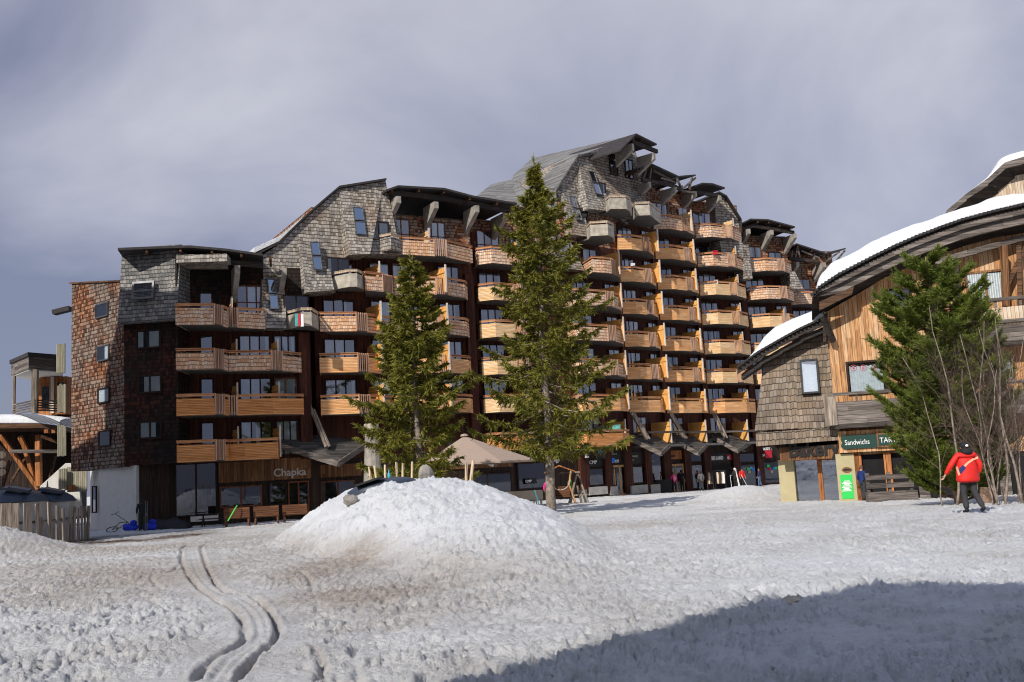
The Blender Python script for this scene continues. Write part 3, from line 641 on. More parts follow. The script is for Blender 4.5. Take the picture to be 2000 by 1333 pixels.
# --- E group
for k in (2, 3, 4, 5, 6):
    z = LV[k]; zf = fl(k); fin = 'sh_cedar' if k == 6 else 'plank_pale'
    balcony([GE.p(.15, 0)[:2], (-2.2, 70.1), (-1.1, 69.7), (.3, 70.7), (1.1, 71.2), (2.3, 72.9), GE.p(5.7, 0)[:2]], 'pppssp' if 0 else 'pppsps'.replace('s', 's', 1), z, fin)
    baywin(GE, .5, 1.75, zf, top=(k == 6)); divider(GE, 2.9, zf, 1.9, h=1.75 if k == 6 else 2.0); baywin(GE, 3.3, 1.2, zf, n=2, top=(k == 6))
balcony([GE.p(.15, 0)[:2], (-2.2, 70.1), (-1.1, 69.7), (.3, 70.7), (1.8, 71.9), GE.p(5.7, 0)[:2]], 'ppppp', LV[1], 'plank_orange')
# --- right hand columns
def column(F, pts, kinds, ks, fins, div, wins, inner=None, top=None):
    for k in ks:
        z = LV[k]; zf = fl(k); fin = fins(k)
        if k == 2 and len(pts) > 5:      # the row above the shops: slats stand at the left end
            P = list(pts); kk = 'psppp'[:len(P)-1]; 
            q = [P[0], tuple(np.array(P[0])*.35+np.array(P[1])*.65), P[1], P[2], P[4], P[5]]
            balcony(q, 'pspppp'[:5], z, 'plank_mid', inner=inner)
        else: balcony(pts, kinds, z, fin, inner=inner)
        t = top and k >= top
        if div: divider(F, div[0], zf, div[1], h=1.75 if t else 2.0, lean=div[2], mat='plank_pale' if t else 'divider')
        for (a, w, n) in wins: baywin(F, a, w, zf, n=n, top=t)
c1 = [G1.p(.05, 0)[:2], (4.65, 73.95), (5.0, 73.75), (7.35, 75.45), (7.95, 76.0), (8.75, 77.9), G1.p(6.5, 0)[:2]]
column(G1, c1, 'pppspp', (2, 3, 4, 5), lambda k: 'sh_cedar', (4.0, 2.3, .3), [(.6, 2.2, 3), (4.6, 1.2, 2)])
balcony([G1.p(2.2, 0)[:2], (6.4, 75.0), (7.35, 75.45), (7.95, 76.0), (8.75, 77.9), G1.p(6.5, 0)[:2]], 'pppsp', LV[6], 'sh_cedar')
divider(G1, 4.0, fl(6), 2.3, lean=.3); baywin(G1, 2.3, 1.5, fl(6), 2)
balcony([G1.p(.05, 0)[:2], (4.75, 73.9), (5.1, 73.7), (8.0, 76.2), (8.6, 77.2), G1.p(6.0, 0)[:2]], 'ppppp', LV[1], 'plank_orange')
divider(G1, 3.8, fl(1), 2.0, lean=.2); baywin(G1, .9, 2.0, fl(1))
c2 = [G2.p(.02, 0)[:2], (9.0, 79.55), (10.1, 79.75), (11.1, 80.65), (11.7, 81.1), (12.3, 82.7), G2.p(5.05, 0)[:2]]
column(G2, c2, 'pppspp', (2, 3, 4, 5, 6, 7), lambda k: 'plank_mid', (2.9, 2.3, .25), [(.4, 1.75, 3), (3.5, 1.1, 2)])
c3 = [G3.p(.02, 0)[:2], (12.65, 84.15), (14.1, 84.4), (15.35, 85.5), (15.9, 86.0), (16.7, 87.3), G3.p(5.45, 0)[:2]]
column(G3, c3, 'pppspp', (2, 3, 4, 5, 6, 7, 8), lambda k: 'sh_cedar' if k == 8 else 'plank_mid', (3.15, 2.2, .25), [(.4, 1.9, 3), (3.8, 1.1, 2)], top=8)
c4 = [G4.p(.02, 0)[:2], (17.05, 88.55), (18.4, 88.3), (19.9, 89.25), (20.6, 89.7), (21.8, 91.4), G4.p(5.7, 0)[:2]]
column(G4, c4, 'pppspp', (2, 3, 4, 5, 6), lambda k: 'plank_pale', (3.25, 2.2, .25), [(.4, 2.0, 3), (4.0, 1.1, 2)])
column(G4, c4, 'pppspp', (7, 8), lambda k: 'sh_cedar', (3.25, 2.2, .25), [(.4, 2.0, 3)], top=8)
c5 = [G5.p(.02, 0)[:2], (22.45, 92.45), (24.0, 92.15), (25.3, 92.7), (26.0, 93.0), (27.1, 94.6), G5.p(5.2, 0)[:2]]
column(G5, c5, 'pppspp', (2, 3, 4, 5), lambda k: 'plank_pale', (2.9, 2.1, .25), [(.4, 1.9, 3), (3.5, 1.1, 2)])
column(G5, c5, 'pppspp', (6, 7), lambda k: 'sh_cedar', None, [(.4, 1.9, 3)], top=7); baywin(G5, 3.2, 1.3, fl(7), 2, top=False)
c6 = [G6.p(.02, 0)[:2], (27.3, 96.9), (29.0, 96.6), (31, 97.5), G6.p(4.5, 0)[:2]]
column(G6, c6, 'pppp', (5, 6), lambda k: 'sh_cedar', None, [(1.1, 2.2, 3)], top=6)
for F, k in ((G1, 1), (G2, 1), (G3, 1), (G4, 1)):
    if F is not G1:
        baywin(F, .5, 1.8, fl(1)); divider(F, 3.0, fl(1), 2.1, lean=.25)
        balcony([F.p(.1, 0)[:2], F.p(.3, 0, 1.9)[:2], F.p(F.L-.3, 0, 2.0)[:2], F.p(F.L-.1, 0)[:2]], 'ooo', LV[1]-.15, 'plank_orange', railmat='grey_board')

# --- shingled tower wings at the left end
A0, A1 = (-28.2, 63.6), (-22.95, 59.15); B0, B1 = (-22.95, 59.0), (-19.6, 58.9)
FA = FR(A0, A1); FB = FR((-23.05, 59.05), (-19.62, 58.75))
def ztop(F, px, py): return float(F.hit(px, py)[2])
w = MB(); zA0 = ztop(FA, 127, 559); zA1 = ztop(FA, 232, 555); zb = ztop(FA, 180, 918)
w.prism([FA.p(0, zb), FA.p(FA.L, zb), FA.p(FA.L, zA1), FA.p(0, zA0)], -FA.Nn*9); w.build('tower_wall', 'sh_tower', bld)
cp = MB(); cp.prism([FA.p(-.15, zA0, .1), FA.p(FA.L, zA1, .1), FA.p(FA.L, zA1+.1, .1), FA.p(-.15, zA0+.1, .1)], -FA.Nn*9); cp.build('coping', 'sign_red' if 0 else 'beam_brown', bld)
for (x0, y0, x1, y1) in ((189,588,213,621),(193,671,215,705),(194,755,216,787),(196,839,218,871)):
    P = FA.hit(x0, y1); Q = FA.hit(x1, y0); wd = float(np.dot((Q-P)[:2], FA.d))
    window(bld, P, FA.U, UP, FA.Nn, wd-.1, float(Q[2]-P[2])-.1, panes=1, fmat='metal_grey' if y0 < 700 else 'frame_dark', curtain=0 if y0 in (588, 839) else 1, ft=.08, g='shopglass')
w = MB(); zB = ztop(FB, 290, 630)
FB.box(w, 0, FB.L, ztop(FB, 290, 908), zB, -9, 0); w.build('tower_wall', 'sh_shaded', bld)
w = MB(); zt = ztop(FB, 290, 495); FBo = FR((-23.15, 58.55), (-19.5, 58.25))
w.prism([FB.p(-.1, zB-.05, .62), FB.p(-.1, zt+.4, .0), FB.p(-.1, zt+.4, -8), FB.p(-.1, zB-.05, -8)], FB.U*(FB.L+.2)); w.build('overhanging_wall', 'sh_slate', bld)
for (x0, y0, x1, y1) in ((269,646,314,680),(273,734,316,767),(274,824,316,856)):
    P = FB.hit(x0, y1); Q = FB.hit(x1, y0); wd = float(np.dot((Q-P)[:2], FB.d))
    window(bld, P, FB.U, UP, FB.Nn, wd-.05, float(Q[2]-P[2]), panes=2, fmat='frame_dark', curtain=1, ft=.09, g='shopglass')
tl = np.array((0, 0, zt+.4-zB))-FB.Nn*.62; tl = tl/np.linalg.norm(tl); nn = np.cross(FB.U, tl)
P = FB.hit(266, 585, .40); window(bld, P+nn*.22, FB.U, tl, nn, 1.1, .85, panes=1, fmat='metal_grey', curtain=0, ft=.12, g='skylight', depth=.16, transom=.4)
# white rendered base under the left tower
b = MB(); b.vprism([(-25.5, 61.45), (-22.3, 58.9), (-22.1, 66), (-28, 66)], BZ, zb+.05)
wb = b.build('base_wall', 'render_white', bld)
FW = FR((-25.5, 61.45), (-22.3, 58.9))
P = FW.hit(183, 1000); Q = FW.hit(195, 951)
if P is not None: window(wb and bld, P, FW.U, UP, FW.Nn, .38, float(Q[2]-P[2]), panes=1, curtain=0)
# body behind towers and over the shops
w = MB(); w.vprism([(-22.28, 59.3), (-19.5, 60.2), (-12.6, 62.95), (-12.6, 64.4), (-2.6, 70.1), (2.9, 75.0), (9, 80.8), (12.5, 85.4), (17, 89.8), (22.2, 93.8), (33, 99.5), (33, 108), (10, 108), (-22, 75)], BZ, F1+.15)
w.build('ground_floor_wall', 'wall_darkbrown', bld)
# --- left top: deep loggia and roof
def bracket(F, s, ztop_, out=1.6, h0=1.35, h1=.45, t=.32, mat='bracket'):
    b = MB(); b.prism([F.p(s-t/2, ztop_, 0), F.p(s-t/2, ztop_, out), F.p(s-t/2, ztop_-h1, out), F.p(s-t/2, ztop_-h0, .15), F.p(s-t/2, ztop_-h0-.1, 0)], F.U*t); b.build('bracket', mat, bld)
def roof(F, prof, out=1.9, back=9, t=.14, purl=None, beamz=None, name='roof', fold=.0, mat='roofdark'):
    """prof = [(s, z)...] front edge line; underside purlins; one long beam"""
    r_ = MB()
    for (a, za), (c, zc) in zip(prof[:-1], prof[1:]):
        r_.prism([F.p(a, za, out), F.p(c, zc, out), F.p(c, zc+t, out), F.p(a, za+t, out)], -F.Nn*(out+back))
    ro = r_.build(name, mat, bld)
    pb = MB()
    S = [p[0] for p in prof]; Zs = [p[1] for p in prof]
    for s in (purl or []):
        z = float(np.interp(s, S, Zs)); pb.obox(F.p(s, z-.10, out/2-.1), F.U*.07, F.Nn*(out/2+.0), UP*.10)
    if pb.f: pb.build('purlin', 'beam_brown', ro)
    if beamz:
        bm = MB()
        for (a, za), (c, zc) in zip(beamz[:-1], beamz[1:]): bm.prism([F.p(a, za-.16, 1.25), F.p(c, zc-.16, 1.25), F.p(c, zc+.16, 1.25), F.p(a, za+.16, 1.25)], F.Nn*.22)
        bm.build('eaves_beam', 'beam_dark', ro)
    return ro
def prof(F, pxs, off): return [(float(np.dot(F.hit(x, y, off)[:2]-F.A, F.d)), float(F.hit(x, y, off)[2])) for x, y in pxs]
FRL = FR((-23.2, 58.6), (-12.75, 62.9))
FLr = FR((-23.2, 59.6), (-13.0, 62.0))
roof(FLr, prof(FLr, [(230,489),(300,486),(372,484),(440,490),(513,500)], 2.2), out=2.2, purl=[1.5, 3.4, 5.2, 6.9, 8.6], beamz=prof(FLr, [(430,512),(513,520)], 1.3))
FLf = FR((-19.5, 57.9), (-16.6, 58.2))
w = MB(); z0, z1 = ztop(FLf, 390, 512), ztop(FLf, 390, 497)
FLf.box(w, 0, FLf.L, z0, z1, -1.2, 0); w.build('fascia', 'sh_cedar' if 0 else 'sh_grey', bld)
w = MB(); w.vprism([(-19.5, 57.95), (-16.7, 58.2), (-17.2, 60.6), (-19.5, 60)], z0+.02, z0+.12); w.build('loggia_ceiling', 'concrete', bld)
bracket(GL, 2.75, z0, 1.7, 1.9); bracket(GL, 5.6, z0, 1.4)
w = MB(); FR((-19.65, 58.4), (-19.5, 60.3)).box(w, 0, 1.9, fl(1), 15.4, -.1, 0); w.build('side_wall', 'sh_shaded', bld)
# --- D/E roof
GDE = FR((-9.5, 66.0), (3.0, 73.6))
pr = prof(GDE, [(755,374),(778,366),(868,371),(925,386),(1010,400)], 1.9)
roof(GDE, pr, out=1.9, purl=[1.3, 3.3, 5.2, 7.2, 9.4, 11.2], beamz=prof(GDE, [(762,384),(778,379),(870,390),(985,412)], 1.3))
for px, py in ((768,388),(843,397),(921,405),(990,412)):
    q = onp(px, py, GDE.A, GDE.B, 1.2); F = GD if px < 930 else GE; bracket(F, float(np.dot(q[:2]-F.A, F.d)), float(q[2])-.1, 1.9 if px > 800 else 2.2, 1.5)

# --- weathered mansard mass, left
PM = ((-16.3, 61.2), (-6.4, 66.6)); FM = FR(*PM)
def polyon(F, pxs, mat, name='mansard_wall', th=2.5, off=0):
    w = MB(); w.prism([F.hit(x, y, off) for x, y in pxs], -F.Nn*th); return w.build(name, mat, bld)
polyon(FM, [(514,498),(545,477),(600,424),(663,369),(753,354),(757,372),(783,462),(783,500),(722,498),(680,500),(655,572),(600,571),(560,643),(514,641)], 'sh_grey', th=7, off=.05)
def slope_panel(F, bl, br, tl_, tr_, out, name='sloping_wall', mat='sh_grey', offt=.12, bands=None):
    """wedge: bottom edge out metres in front, top edge on the wall; pixel corners are survey points"""
    a, b, c, d = F.hit(*bl, out), F.hit(*br, out), F.hit(*tr_, offt), F.hit(*tl_, offt)
    a2, b2, c2, d2 = [p-F.Nn*o for p, o in ((a, out+.6), (b, out+.6), (c, offt+.6), (d, offt+.6))]
    w = MB(); w.add([a, b, c, d, a2, b2, c2, d2], [(0,1,2,3), (5,4,7,6), (1,5,6,2), (4,0,3,7), (3,2,6,7), (4,5,1,0)]); w.build(name, mat, bld)
    return a, b, c, d
def skylights(F, corners, bl, br, tl_, tr_, split=True):
    a, b, c, d = corners; nrm = np.cross(b-a, d-a); nrm /= np.linalg.norm(nrm)
    def on(px, py): r0 = ray(px, py); t = np.dot(a-CAM, nrm)/np.dot(r0, nrm); return CAM+r0*t
    P, Q, T, S = on(*bl), on(*br), on(*tr_), on(*tl_)
    U = Q-P; U[2] = 0; wd = np.linalg.norm(U); U /= wd; Vv = np.cross(nrm, U); hh = float(np.dot(S-P, Vv))
    if split:
        h1 = hh*.47
        window(bld, P+Vv*.05, U, Vv, nrm, wd*.82, h1-.08, panes=1, fmat='metal_grey', curtain=0, g='skylight', depth=.12, ft=.06, name='skylight_window')
        window(bld, P+Vv*(h1+.16), U, Vv, nrm, wd*.82, h1-.08, panes=1, fmat='metal_grey', curtain=0, g='skylight', depth=.12, ft=.06, name='skylight_window')
    else: window(bld, P, U, Vv, nrm, wd*.85, hh, panes=1, fmat='metal_grey', curtain=0, g='skylight', depth=.12, ft=.06, name='skylight_window')
c_ = slope_panel(FM, (514,640), (560,643), (511,545), (556,568), 1.1, offt=.15); skylights(FM, c_, (529,605), (545,605), (513,546), (533,546))
c_ = slope_panel(FM, (600,571), (653,567), (582,466), (640,500), 1.3); skylights(FM, c_, (614,528), (631,528), (601,474), (622,474))
c_ = slope_panel(FM, (683,498), (723,496), (663,372), (745,380), 1.3); skylights(FM, c_, (697,459), (717,459), (685,406), (705,406))
w = slope_panel(FM, (723,496), (783,497), (745,380), (757,372), .7)
# small windows under the slopes, beside their balconies
for (x0, y0, x1, y1) in ((556,580,600,606),(640,507,679,533),(722,437,757,462)):
    P = FM.hit(x0, y1+5, .5); Q = FM.hit(x1, y0, .5); fwin(bld, FM, float(np.dot(P[:2]-FM.A, FM.d)), float(P[2]), float(np.dot((Q-P)[:2], FM.d)), float(Q[2]-P[2]), o=.48, panes=2, fmat='frame_dark', curtain=.6, g='shopglass')
def conc_balcony(pxs, k, inner, fin='concrete'):
    pts = [atz(x, y, LV[k])[:2] for x, y in pxs]; balcony(pts, 'p'*(len(pts)-1), LV[k], fin, inner=[q[:2] for q in inner], conc=True)
conc_balcony([(557,609),(590,601),(608,601),(622,610)], 4, [FM.p(5.2, 0), FM.p(2.6, 0)])
conc_balcony([(645,533),(682,526),(697,526),(711,532)], 5, [FM.p(8.0, 0), FM.p(5.6, 0)])
conc_balcony([(722,463),(763,455),(782,460),(789,468)], 6, [FM.p(10.6, 0), FM.p(8.4, 0)], 'sh_grey')
# roof edge strip with a little snow on the left mass
w = MB()
E_ = [(505,497),(545,476),(600,422),(663,367),(755,352)]
for p, q in zip(E_[:-1], E_[1:]):
    a, b = FM.hit(*p, .25), FM.hit(*q, .25); w.prism([a, b, b+UP*.14, a+UP*.14], -FM.Nn*8)
w.build('roof', 'roofdark', bld)
w = MB(); a, b, c = FM.hit(497, 494, -.6), FM.hit(545, 471, -.6), FM.hit(590, 428, -.6)
w.prism([a, b, c, c+UP*.1, b+UP*.3, a+UP*.35], -FM.Nn*5); w.build('roof_snow', 'snow_clean', bld)

# --- weathered mansard mass, right, with the big boarded roof
FN = FR((2.6, 74.8), (12.6, 84.3))
polyon(FN, [(1086,372),(1108,342),(1130,304),(1166,300),(1178,288),(1208,272),(1236,276),(1262,372),(1262,400),(1225,440),(1190,412),(1160,412),(1150,462),(1116,458)], 'sh_grey', th=6, off=.1)
c_ = slope_panel(FN, (1118,459), (1152,463), (1096,372), (1135,390), 1.3); skylights(FN, c_, (1127,431), (1138,432), (1106,383), (1120,387))
c_ = slope_panel(FN, (1150,409), (1188,412), (1131,322), (1180,348), 1.4); skylights(FN, c_, (1164,380), (1176,381), (1144,334), (1158,337))
c_ = slope_panel(FN, (1188,412), (1262,402), (1180,348), (1258,374), 1.2)
c_ = slope_panel(FN, (1086,522), (1142,529), (1062,428), (1104,450), 1.3); skylights(FN, c_, (1100,492), (1115,491), (1093,465), (1108,464), split=False)
polyon(FN, [(1062,425),(1104,448),(1135,520),(1100,530),(1062,530)], 'sh_grey', th=5, off=-.3)
for (x0, y0, x1, y1) in ((1136,412,1150,436),(1172,362,1188,390)):
    P = FN.hit(x0, y1+4, .7); Q = FN.hit(x1, y0, .7); fwin(bld, FN, float(np.dot(P[:2]-FN.A, FN.d)), float(P[2]), .7, float(Q[2]-P[2]), o=.66, panes=1, fmat='frame_dark', curtain=.4, g='shopglass')
for (x0, y0, x1, y1) in ((1192,306,1208,340),(1222,317,1238,346)):      # openings of the top storey
    P = FN.hit(x0, y1, .1); Q = FN.hit(x1, y0, .1); fwin(bld, FN, float(np.dot(P[:2]-FN.A, FN.d)), float(P[2]), .85, float(Q[2]-P[2]), o=.11, panes=2, fmat='frame_dark', curtain=0)
def ibal(pxs, k, fin, conc=True, dep=2.2):
    pts = [atz(x, y, LV[k])[:2] for x, y in pxs]; d = np.array((-.66, .75))*dep
    balcony(pts, 'p'*(len(pts)-1), LV[k], fin, inner=[pts[-1]+d, pts[0]+d*.6], conc=conc)
ibal([(1145,441),(1152,433),(1186,431),(1197,436),(1199,445)], 7, 'concrete')
ibal([(1182,388),(1190,381),(1222,381),(1230,386),(1233,395)], 8, 'concrete')
ibal([(1235,403),(1240,395),(1268,394),(1276,400),(1290,412)], 8, 'concrete')
# boarded roof: two planes
r_ = MB()
def P_(x, y, Y): return atY(x, y, Y)
e0, e1, e2 = FN.hit(1210, 270, .3), FN.hit(1168, 298, .3), FN.hit(1130, 301, .3); e3 = FN.hit(1086, 369, .3); e4 = FN.hit(1088, 415, .3)
k0, k1 = P_(1040, 309, 93), P_(1002, 343, 86); k2, k3 = P_(960, 360, 86), P_(925, 388, 80)
for P in ([e0, k0, k1, e2, e1], [e2, k1, P_(1000, 352, 85), e3], [e3, P_(1003, 350, 85), k2, k3, P_(1010, 398, 78), e4]):
    r_.prism(P, (0, 0, -.2) if 1 else 0)
r_.build('boarded_roof', 'roof_board', bld)
# --- top roofs of the right hand columns
GT = FR((9.6, 80.6), (17.0, 89.3))
rt = [(1213,295),(1243,264),(1283,284)]
FT = FR((7.6, 77.4), (11.2, 81.6))
roof(FT, prof(FT, rt, 1.8), out=1.8, back=5, purl=[1.5, 2.8, 4.0], beamz=prof(FT, [(1232,277),(1282,297)], 1.3))
for px, py in ((1226,284),(1268,302)):
    q = onp(px, py, FT.A, FT.B, 1.2); bracket(FT, float(np.dot(q[:2]-FT.A, FT.d)), float(q[2]), 1.7, 1.45, .55, t=.3, mat='bracket')
roof(G2, prof(G2, [(1250,332),(1272,322),(1324,346)], 1.8), out=1.8, back=6, purl=[1.5, 3.0], beamz=prof(G2, [(1252,352),(1310,362),(1330,372)], 1.3))
roof(G2, prof(G2, [(1324,347),(1359,344)], 1.2), out=1.2, back=4)
roof(G3, prof(G3, [(1355,366),(1372,360),(1392,361),(1416,369)], 1.8), out=1.8, back=6, purl=[1.2, 2.8, 4.0], beamz=prof(G3, [(1358,376),(1404,383)], 1.3))
for F, px, py in ((G2,1262,358),(G2,1312,368),(G3,1352,376),(G3,1400,384)):
    q = onp(px, py, F.A, F.B, 1.2); bracket(F, float(np.dot(q[:2]-F.A, F.d)), float(q[2]), 1.6, 1.2)
tr_ = MB()   # open truss under the lifted roof
for (x0, y0), (x1, y1) in (((1256,350),(1262,330)),((1268,352),(1272,325)),((1275,333),(1310,352)),((1290,348),(1320,358)),((1300,345),(1304,360)),((1330,372),(1358,348)),((1345,370),(1352,348)),((1322,350),(1332,370)),((1330,374),(1356,376))):
    tr_.beam(onp(x0, y0, G2.A, G2.B, 1.3), onp(x1, y1, G2.A, G2.B, 1.3), .16, .16)
tr_.build('roof_truss', 'grey_board', bld)
polyon(G4, [(1396,384),(1418,384),(1446,430),(1449,470),(1400,470)], 'sh_grey', th=6, off=.5)
r_ = MB()
for p, q in (((1405,377),(1420,385)),((1420,385),(1449,431)),((1449,431),(1450,455))):
    a, b = onp(*p, G4.A, G4.B, .9), onp(*q, G4.A, G4.B, .9); r_.prism([a, b, b+UP*.16, a+UP*.16], -G4.Nn*7)
r_.build('roof', 'roofdark', bld)
roof(G5, prof(G5, [(1444,441),(1466,430),(1500,431),(1553,445)], 1.9), out=1.9, back=7, purl=[1.2, 2.4, 3.6, 4.8], beamz=prof(G5, [(1448,448),(1470,442),(1550,455)], 1.3))
for px, py in ((1455,451),(1500,453),(1545,460)):
    q = onp(px, py, G5.A, G5.B, 1.2); bracket(G5, float(np.dot(q[:2]-G5.A, G5.d)), float(q[2]), 1.9, 1.5)
roof(G6, prof(G6, [(1538,487),(1556,478),(1612,496)], 1.8), out=1.8, back=6, purl=[1.2, 2.8], beamz=prof(G6, [(1540,506),(1600,512)], 1.3))
roof(G6, prof(G6, [(1612,497),(1652,487)], 1.2), out=1.2, back=5)
tr_ = MB()
for (x0, y0), (x1, y1) in (((1545,508),(1547,490)),((1553,508),(1556,486)),((1562,508),(1558,484)),((1565,490),(1600,505)),((1590,508),(1590,495)),((1612,512),(1640,492)),((1630,514),(1650,490))):
    tr_.beam(onp(x0, y0, G6.A, G6.B, 1.3), onp(x1, y1, G6.A, G6.B, 1.3), .16, .16)
tr_.build('roof_truss', 'grey_board', bld)
for px, py in ((1550,515),(1602,516)):
    q = onp(px, py, G6.A, G6.B, 1.2); bracket(G6, float(np.dot(q[:2]-G6.A, G6.d)), float(q[2]), 1.9, 1.5)
# grey sloping panels stepping down on the right edge
for pts in ([(1405,470),(1448,470),(1462,505),(1412,505)], [(1540,530),(1552,530),(1570,565),(1545,565)], [(1450,478),(1462,478),(1470,545),(1456,545)]):
    polyon(G4 if pts[0][0] < 1500 else G5, pts, 'sh_grey', th=1.5, off=1.6, name='sloping_wall')

# ------------------------------------------------------------------ shop fronts, canopies and writing of the main building
S0 = FR((-19.5, 60.2), (-12.6, 62.95)); S1 = FR((-12.6, 64.4), (-2.6, 70.1)); S2 = FR((-2.6, 70.1), (2.9, 75.0)); S3 = FR((2.9, 75.0), (9.0, 80.8))
S4 = FR((9.0, 80.8), (12.5, 85.4)); S5 = FR((12.5, 85.4), (17.0, 89.8)); S6 = FR((17.0, 89.8), (22.2, 93.8)); S7 = FR((22.2, 93.8), (33, 99.5))
SF = [S0, S1, S2, S3, S4, S5, S6, S7]
def frame_at(px, py=930):
    for F in SF:
        q = onp(px, py, F.A, F.B); s = float(np.dot(q[:2]-F.A, F.d))
        if -.05 <= s <= F.L+.05: return F
    return S7
def rect(px0, py0, px1, py1, F=None, o=0.0):
    F = F or frame_at((px0+px1)/2); P = F.hit(px0, py1, o); Q = F.hit(px1, py0, o)
    return F, P, float(np.dot((Q-P)[:2], F.d)), float(Q[2]-P[2])
def shopwin(px0, py0, px1, py1, fm='frame_red', n=1, name='shop_window', g='shopglass', cur=0, F=None, ft=.09):
    F, P, w, h = rect(px0, py0, px1, py1, F); return window(bld, P, F.U, UP, F.Nn, w, h, panes=n, fmat=fm, curtain=cur, ft=ft, name=name, g=g, depth=.14)
def panel(px0, py0, px1, py1, mat, o0=.01, o1=.08, name='panel', F=None, par=None):
    F, P, w, h = rect(px0, py0, px1, py1, F); m_ = MB(); m_.obox(P+F.U*w/2+UP*h/2+F.Nn*(o0+o1)/2, F.U*w/2, UP*h/2, F.Nn*(o1-o0)/2); return m_.build(name, mat, par or bld)
def wtext(s, px0, pyb, size_px, mat, name='lettering', F=None, o=.1, par=None, sq=1.0, bold=0):
    F = F or frame_at(px0+5); P = F.hit(px0, pyb, o); d = float(np.dot((P-CAM), _f)); return text(s, size_px*d/FPX, P, F.U, UP, mat, name, par or bld, squeeze=sq, bold=bold)
# left restaurant front
shopwin(262, 915, 330, 1012, 'frame_dark', 2, cur=0); shopwin(345, 905, 420, 1008, 'frame_dark', 2, cur=0)
panel(427, 893, 535, 944, 'shop_wood'); shopwin(432, 950, 508, 990, 'frame_red', 2); panel(537, 893, 606, 938, 'shop_wood', name='panel')
wtext('Chapka', 534, 931, 21, 'text_grey', bold=.012); shopwin(528, 943, 556, 985, 'frame_dark', 1)
d_ = shopwin(566, 942, 600, 1003, 'frame_red', 2, name='door'); wtext('DJK', 533, 954, 5, 'text_grey')
panel(372, 1003, 426, 1020, 'render_white', name='plinth', o1=.12)
shopwin(628, 940, 690, 985, 'frame_red', 2, F=S1); panel(612, 905, 705, 934, 'shop_wood', F=S1)
shopwin(905, 925, 995, 968, 'frame_dark', 2); panel(870, 896, 1000, 918, 'shop_wood')
shopwin(1012, 905, 1062, 955, 'frame_dark', 1)
wtext('CMP', 1072, 906, 12, 'text_white', F=S3, sq=1.3); b_ = panel(1022, 934, 1043, 946, 'black', name='sign_board', F=S2, o0=.2, o1=.26); wtext('CMP', 1026, 943, 7, 'text_white', F=S2, o=.28, sq=1.2)
# sports shops
for x0, x1 in ((1132, 1142), (1181, 1187), (1219, 1227), (1259, 1264), (1296, 1303), (1337, 1342), (1376, 1381), (1433, 1438), (1480, 1484)):
    panel(x0, 862, x1, 965, 'wall_red', .01, .30, name='pillar')
b_ = panel(1145, 950, 1180, 968, 'concrete_base', .01, .35, name='plinth'); panel(1187, 950, 1200, 968, 'concrete_base', .01, .35, name='plinth'); panel(1228, 947, 1258, 966, 'concrete_base', .01, .35, name='plinth'); panel(1265, 945, 1295, 965, 'concrete_base', .01, .35, name='plinth')
panel(1144, 897, 1180, 913, 'black', name='fascia'); wtext('CMP', 1151, 907, 10, 'text_white', sq=1.1)
s_ = shopwin(1145, 916, 1179, 948, 'frame_dark'); s_ = shopwin(1188, 916, 1199, 948, 'frame_dark')
panel(1188, 880, 1217, 908, 'black', name='fascia'); wtext('SKIMIUM', 1191, 904.5, 8.5, 'text_white', sq=.82); b_ = panel(1189, 895, 1198, 904, 'sign_blue', .11, .13, name='emblem'); wtext('EQUIPEMENT DE SKI', 1187, 889, 3, 'text_grey')
d_ = shopwin(1202, 912, 1217, 965, 'door_wood', 2, name='door', ft=.16); 
panel(1229, 882, 1258, 906, 'black', name='fascia'); wtext('YONNER', 1230, 894, 6, 'text_grey'); wtext('BIARRITZ', 1232, 900, 3, 'text_grey')
shopwin(1229, 912, 1257, 944, 'frame_dark'); shopwin(1266, 885, 1294, 943, 'frame_dark', 1); wtext('LOCATION', 1268, 903, 4, 'text_grey')
panel(1305, 880, 1329, 898, 'beam_orange', name='sign_board'); wtext('SKICOM', 1309, 893, 4.5, 'text_black', o=.1); d_ = shopwin(1306, 910, 1330, 958, 'door_wood', 2, name='door', ft=.17)
shopwin(1344, 884, 1374, 902, 'frame_dark'); wtext('Location de Skis - Ski Rental', 1346, 912.5, 3.2, 'text_white'); wtext('Snowboard', 1356, 916.5, 3, 'text_white'); panel(1359, 919, 1364, 928, 'sign_red', name='poster'); shopwin(1344, 908, 1374, 955, 'frame_dark')
panel(1383, 884, 1431, 904, 'black', name='fascia'); wtext('SKI LAND', 1389.5, 899, 10, 'text_white', sq=.80, bold=.02, o=.12); panel(1419.5, 888.5, 1427, 899, 'sign_red', .09, .115, name='emblem'); wtext('SK', 1420.5, 897, 7, 'text_white', o=.12, sq=.8, bold=.01)
panel(1384, 907, 1431, 956, 'interior', .005, .02, name='doorway'); shopwin(1440, 886, 1478, 903, 'frame_dark'); wtext('Ski Shop', 1450, 882.5, 3, 'text_grey'); shopwin(1440, 908, 1478, 950, 'frame_dark')
panel(1487, 880, 1498, 895.5, 'sign_red', .45, .6, name='hanging_sign'); wtext('SK', 1489.5, 892, 7, 'text_white', o=.61, sq=.8); wtext('SKISET :', 1490, 880, 7.5, 'text_white', o=.62, sq=.9); shopwin(1487, 903, 1522, 944, 'frame_dark')
for x, y, m_ in ((1457,914,'sign_green'),(1462,912,'cyan'),(1466,915,'sign_blue'),(1459,920,'yellow_wall'),(1499,914,'sign_red'),(1503,919,'yellow_wall'),(1507,913,'sign_blue'),(1511,912,'sign_green'),(1496,908,'sign_green')):
    panel(x, y, x+4.5, y+5, m_, .15, .16, name='poster')
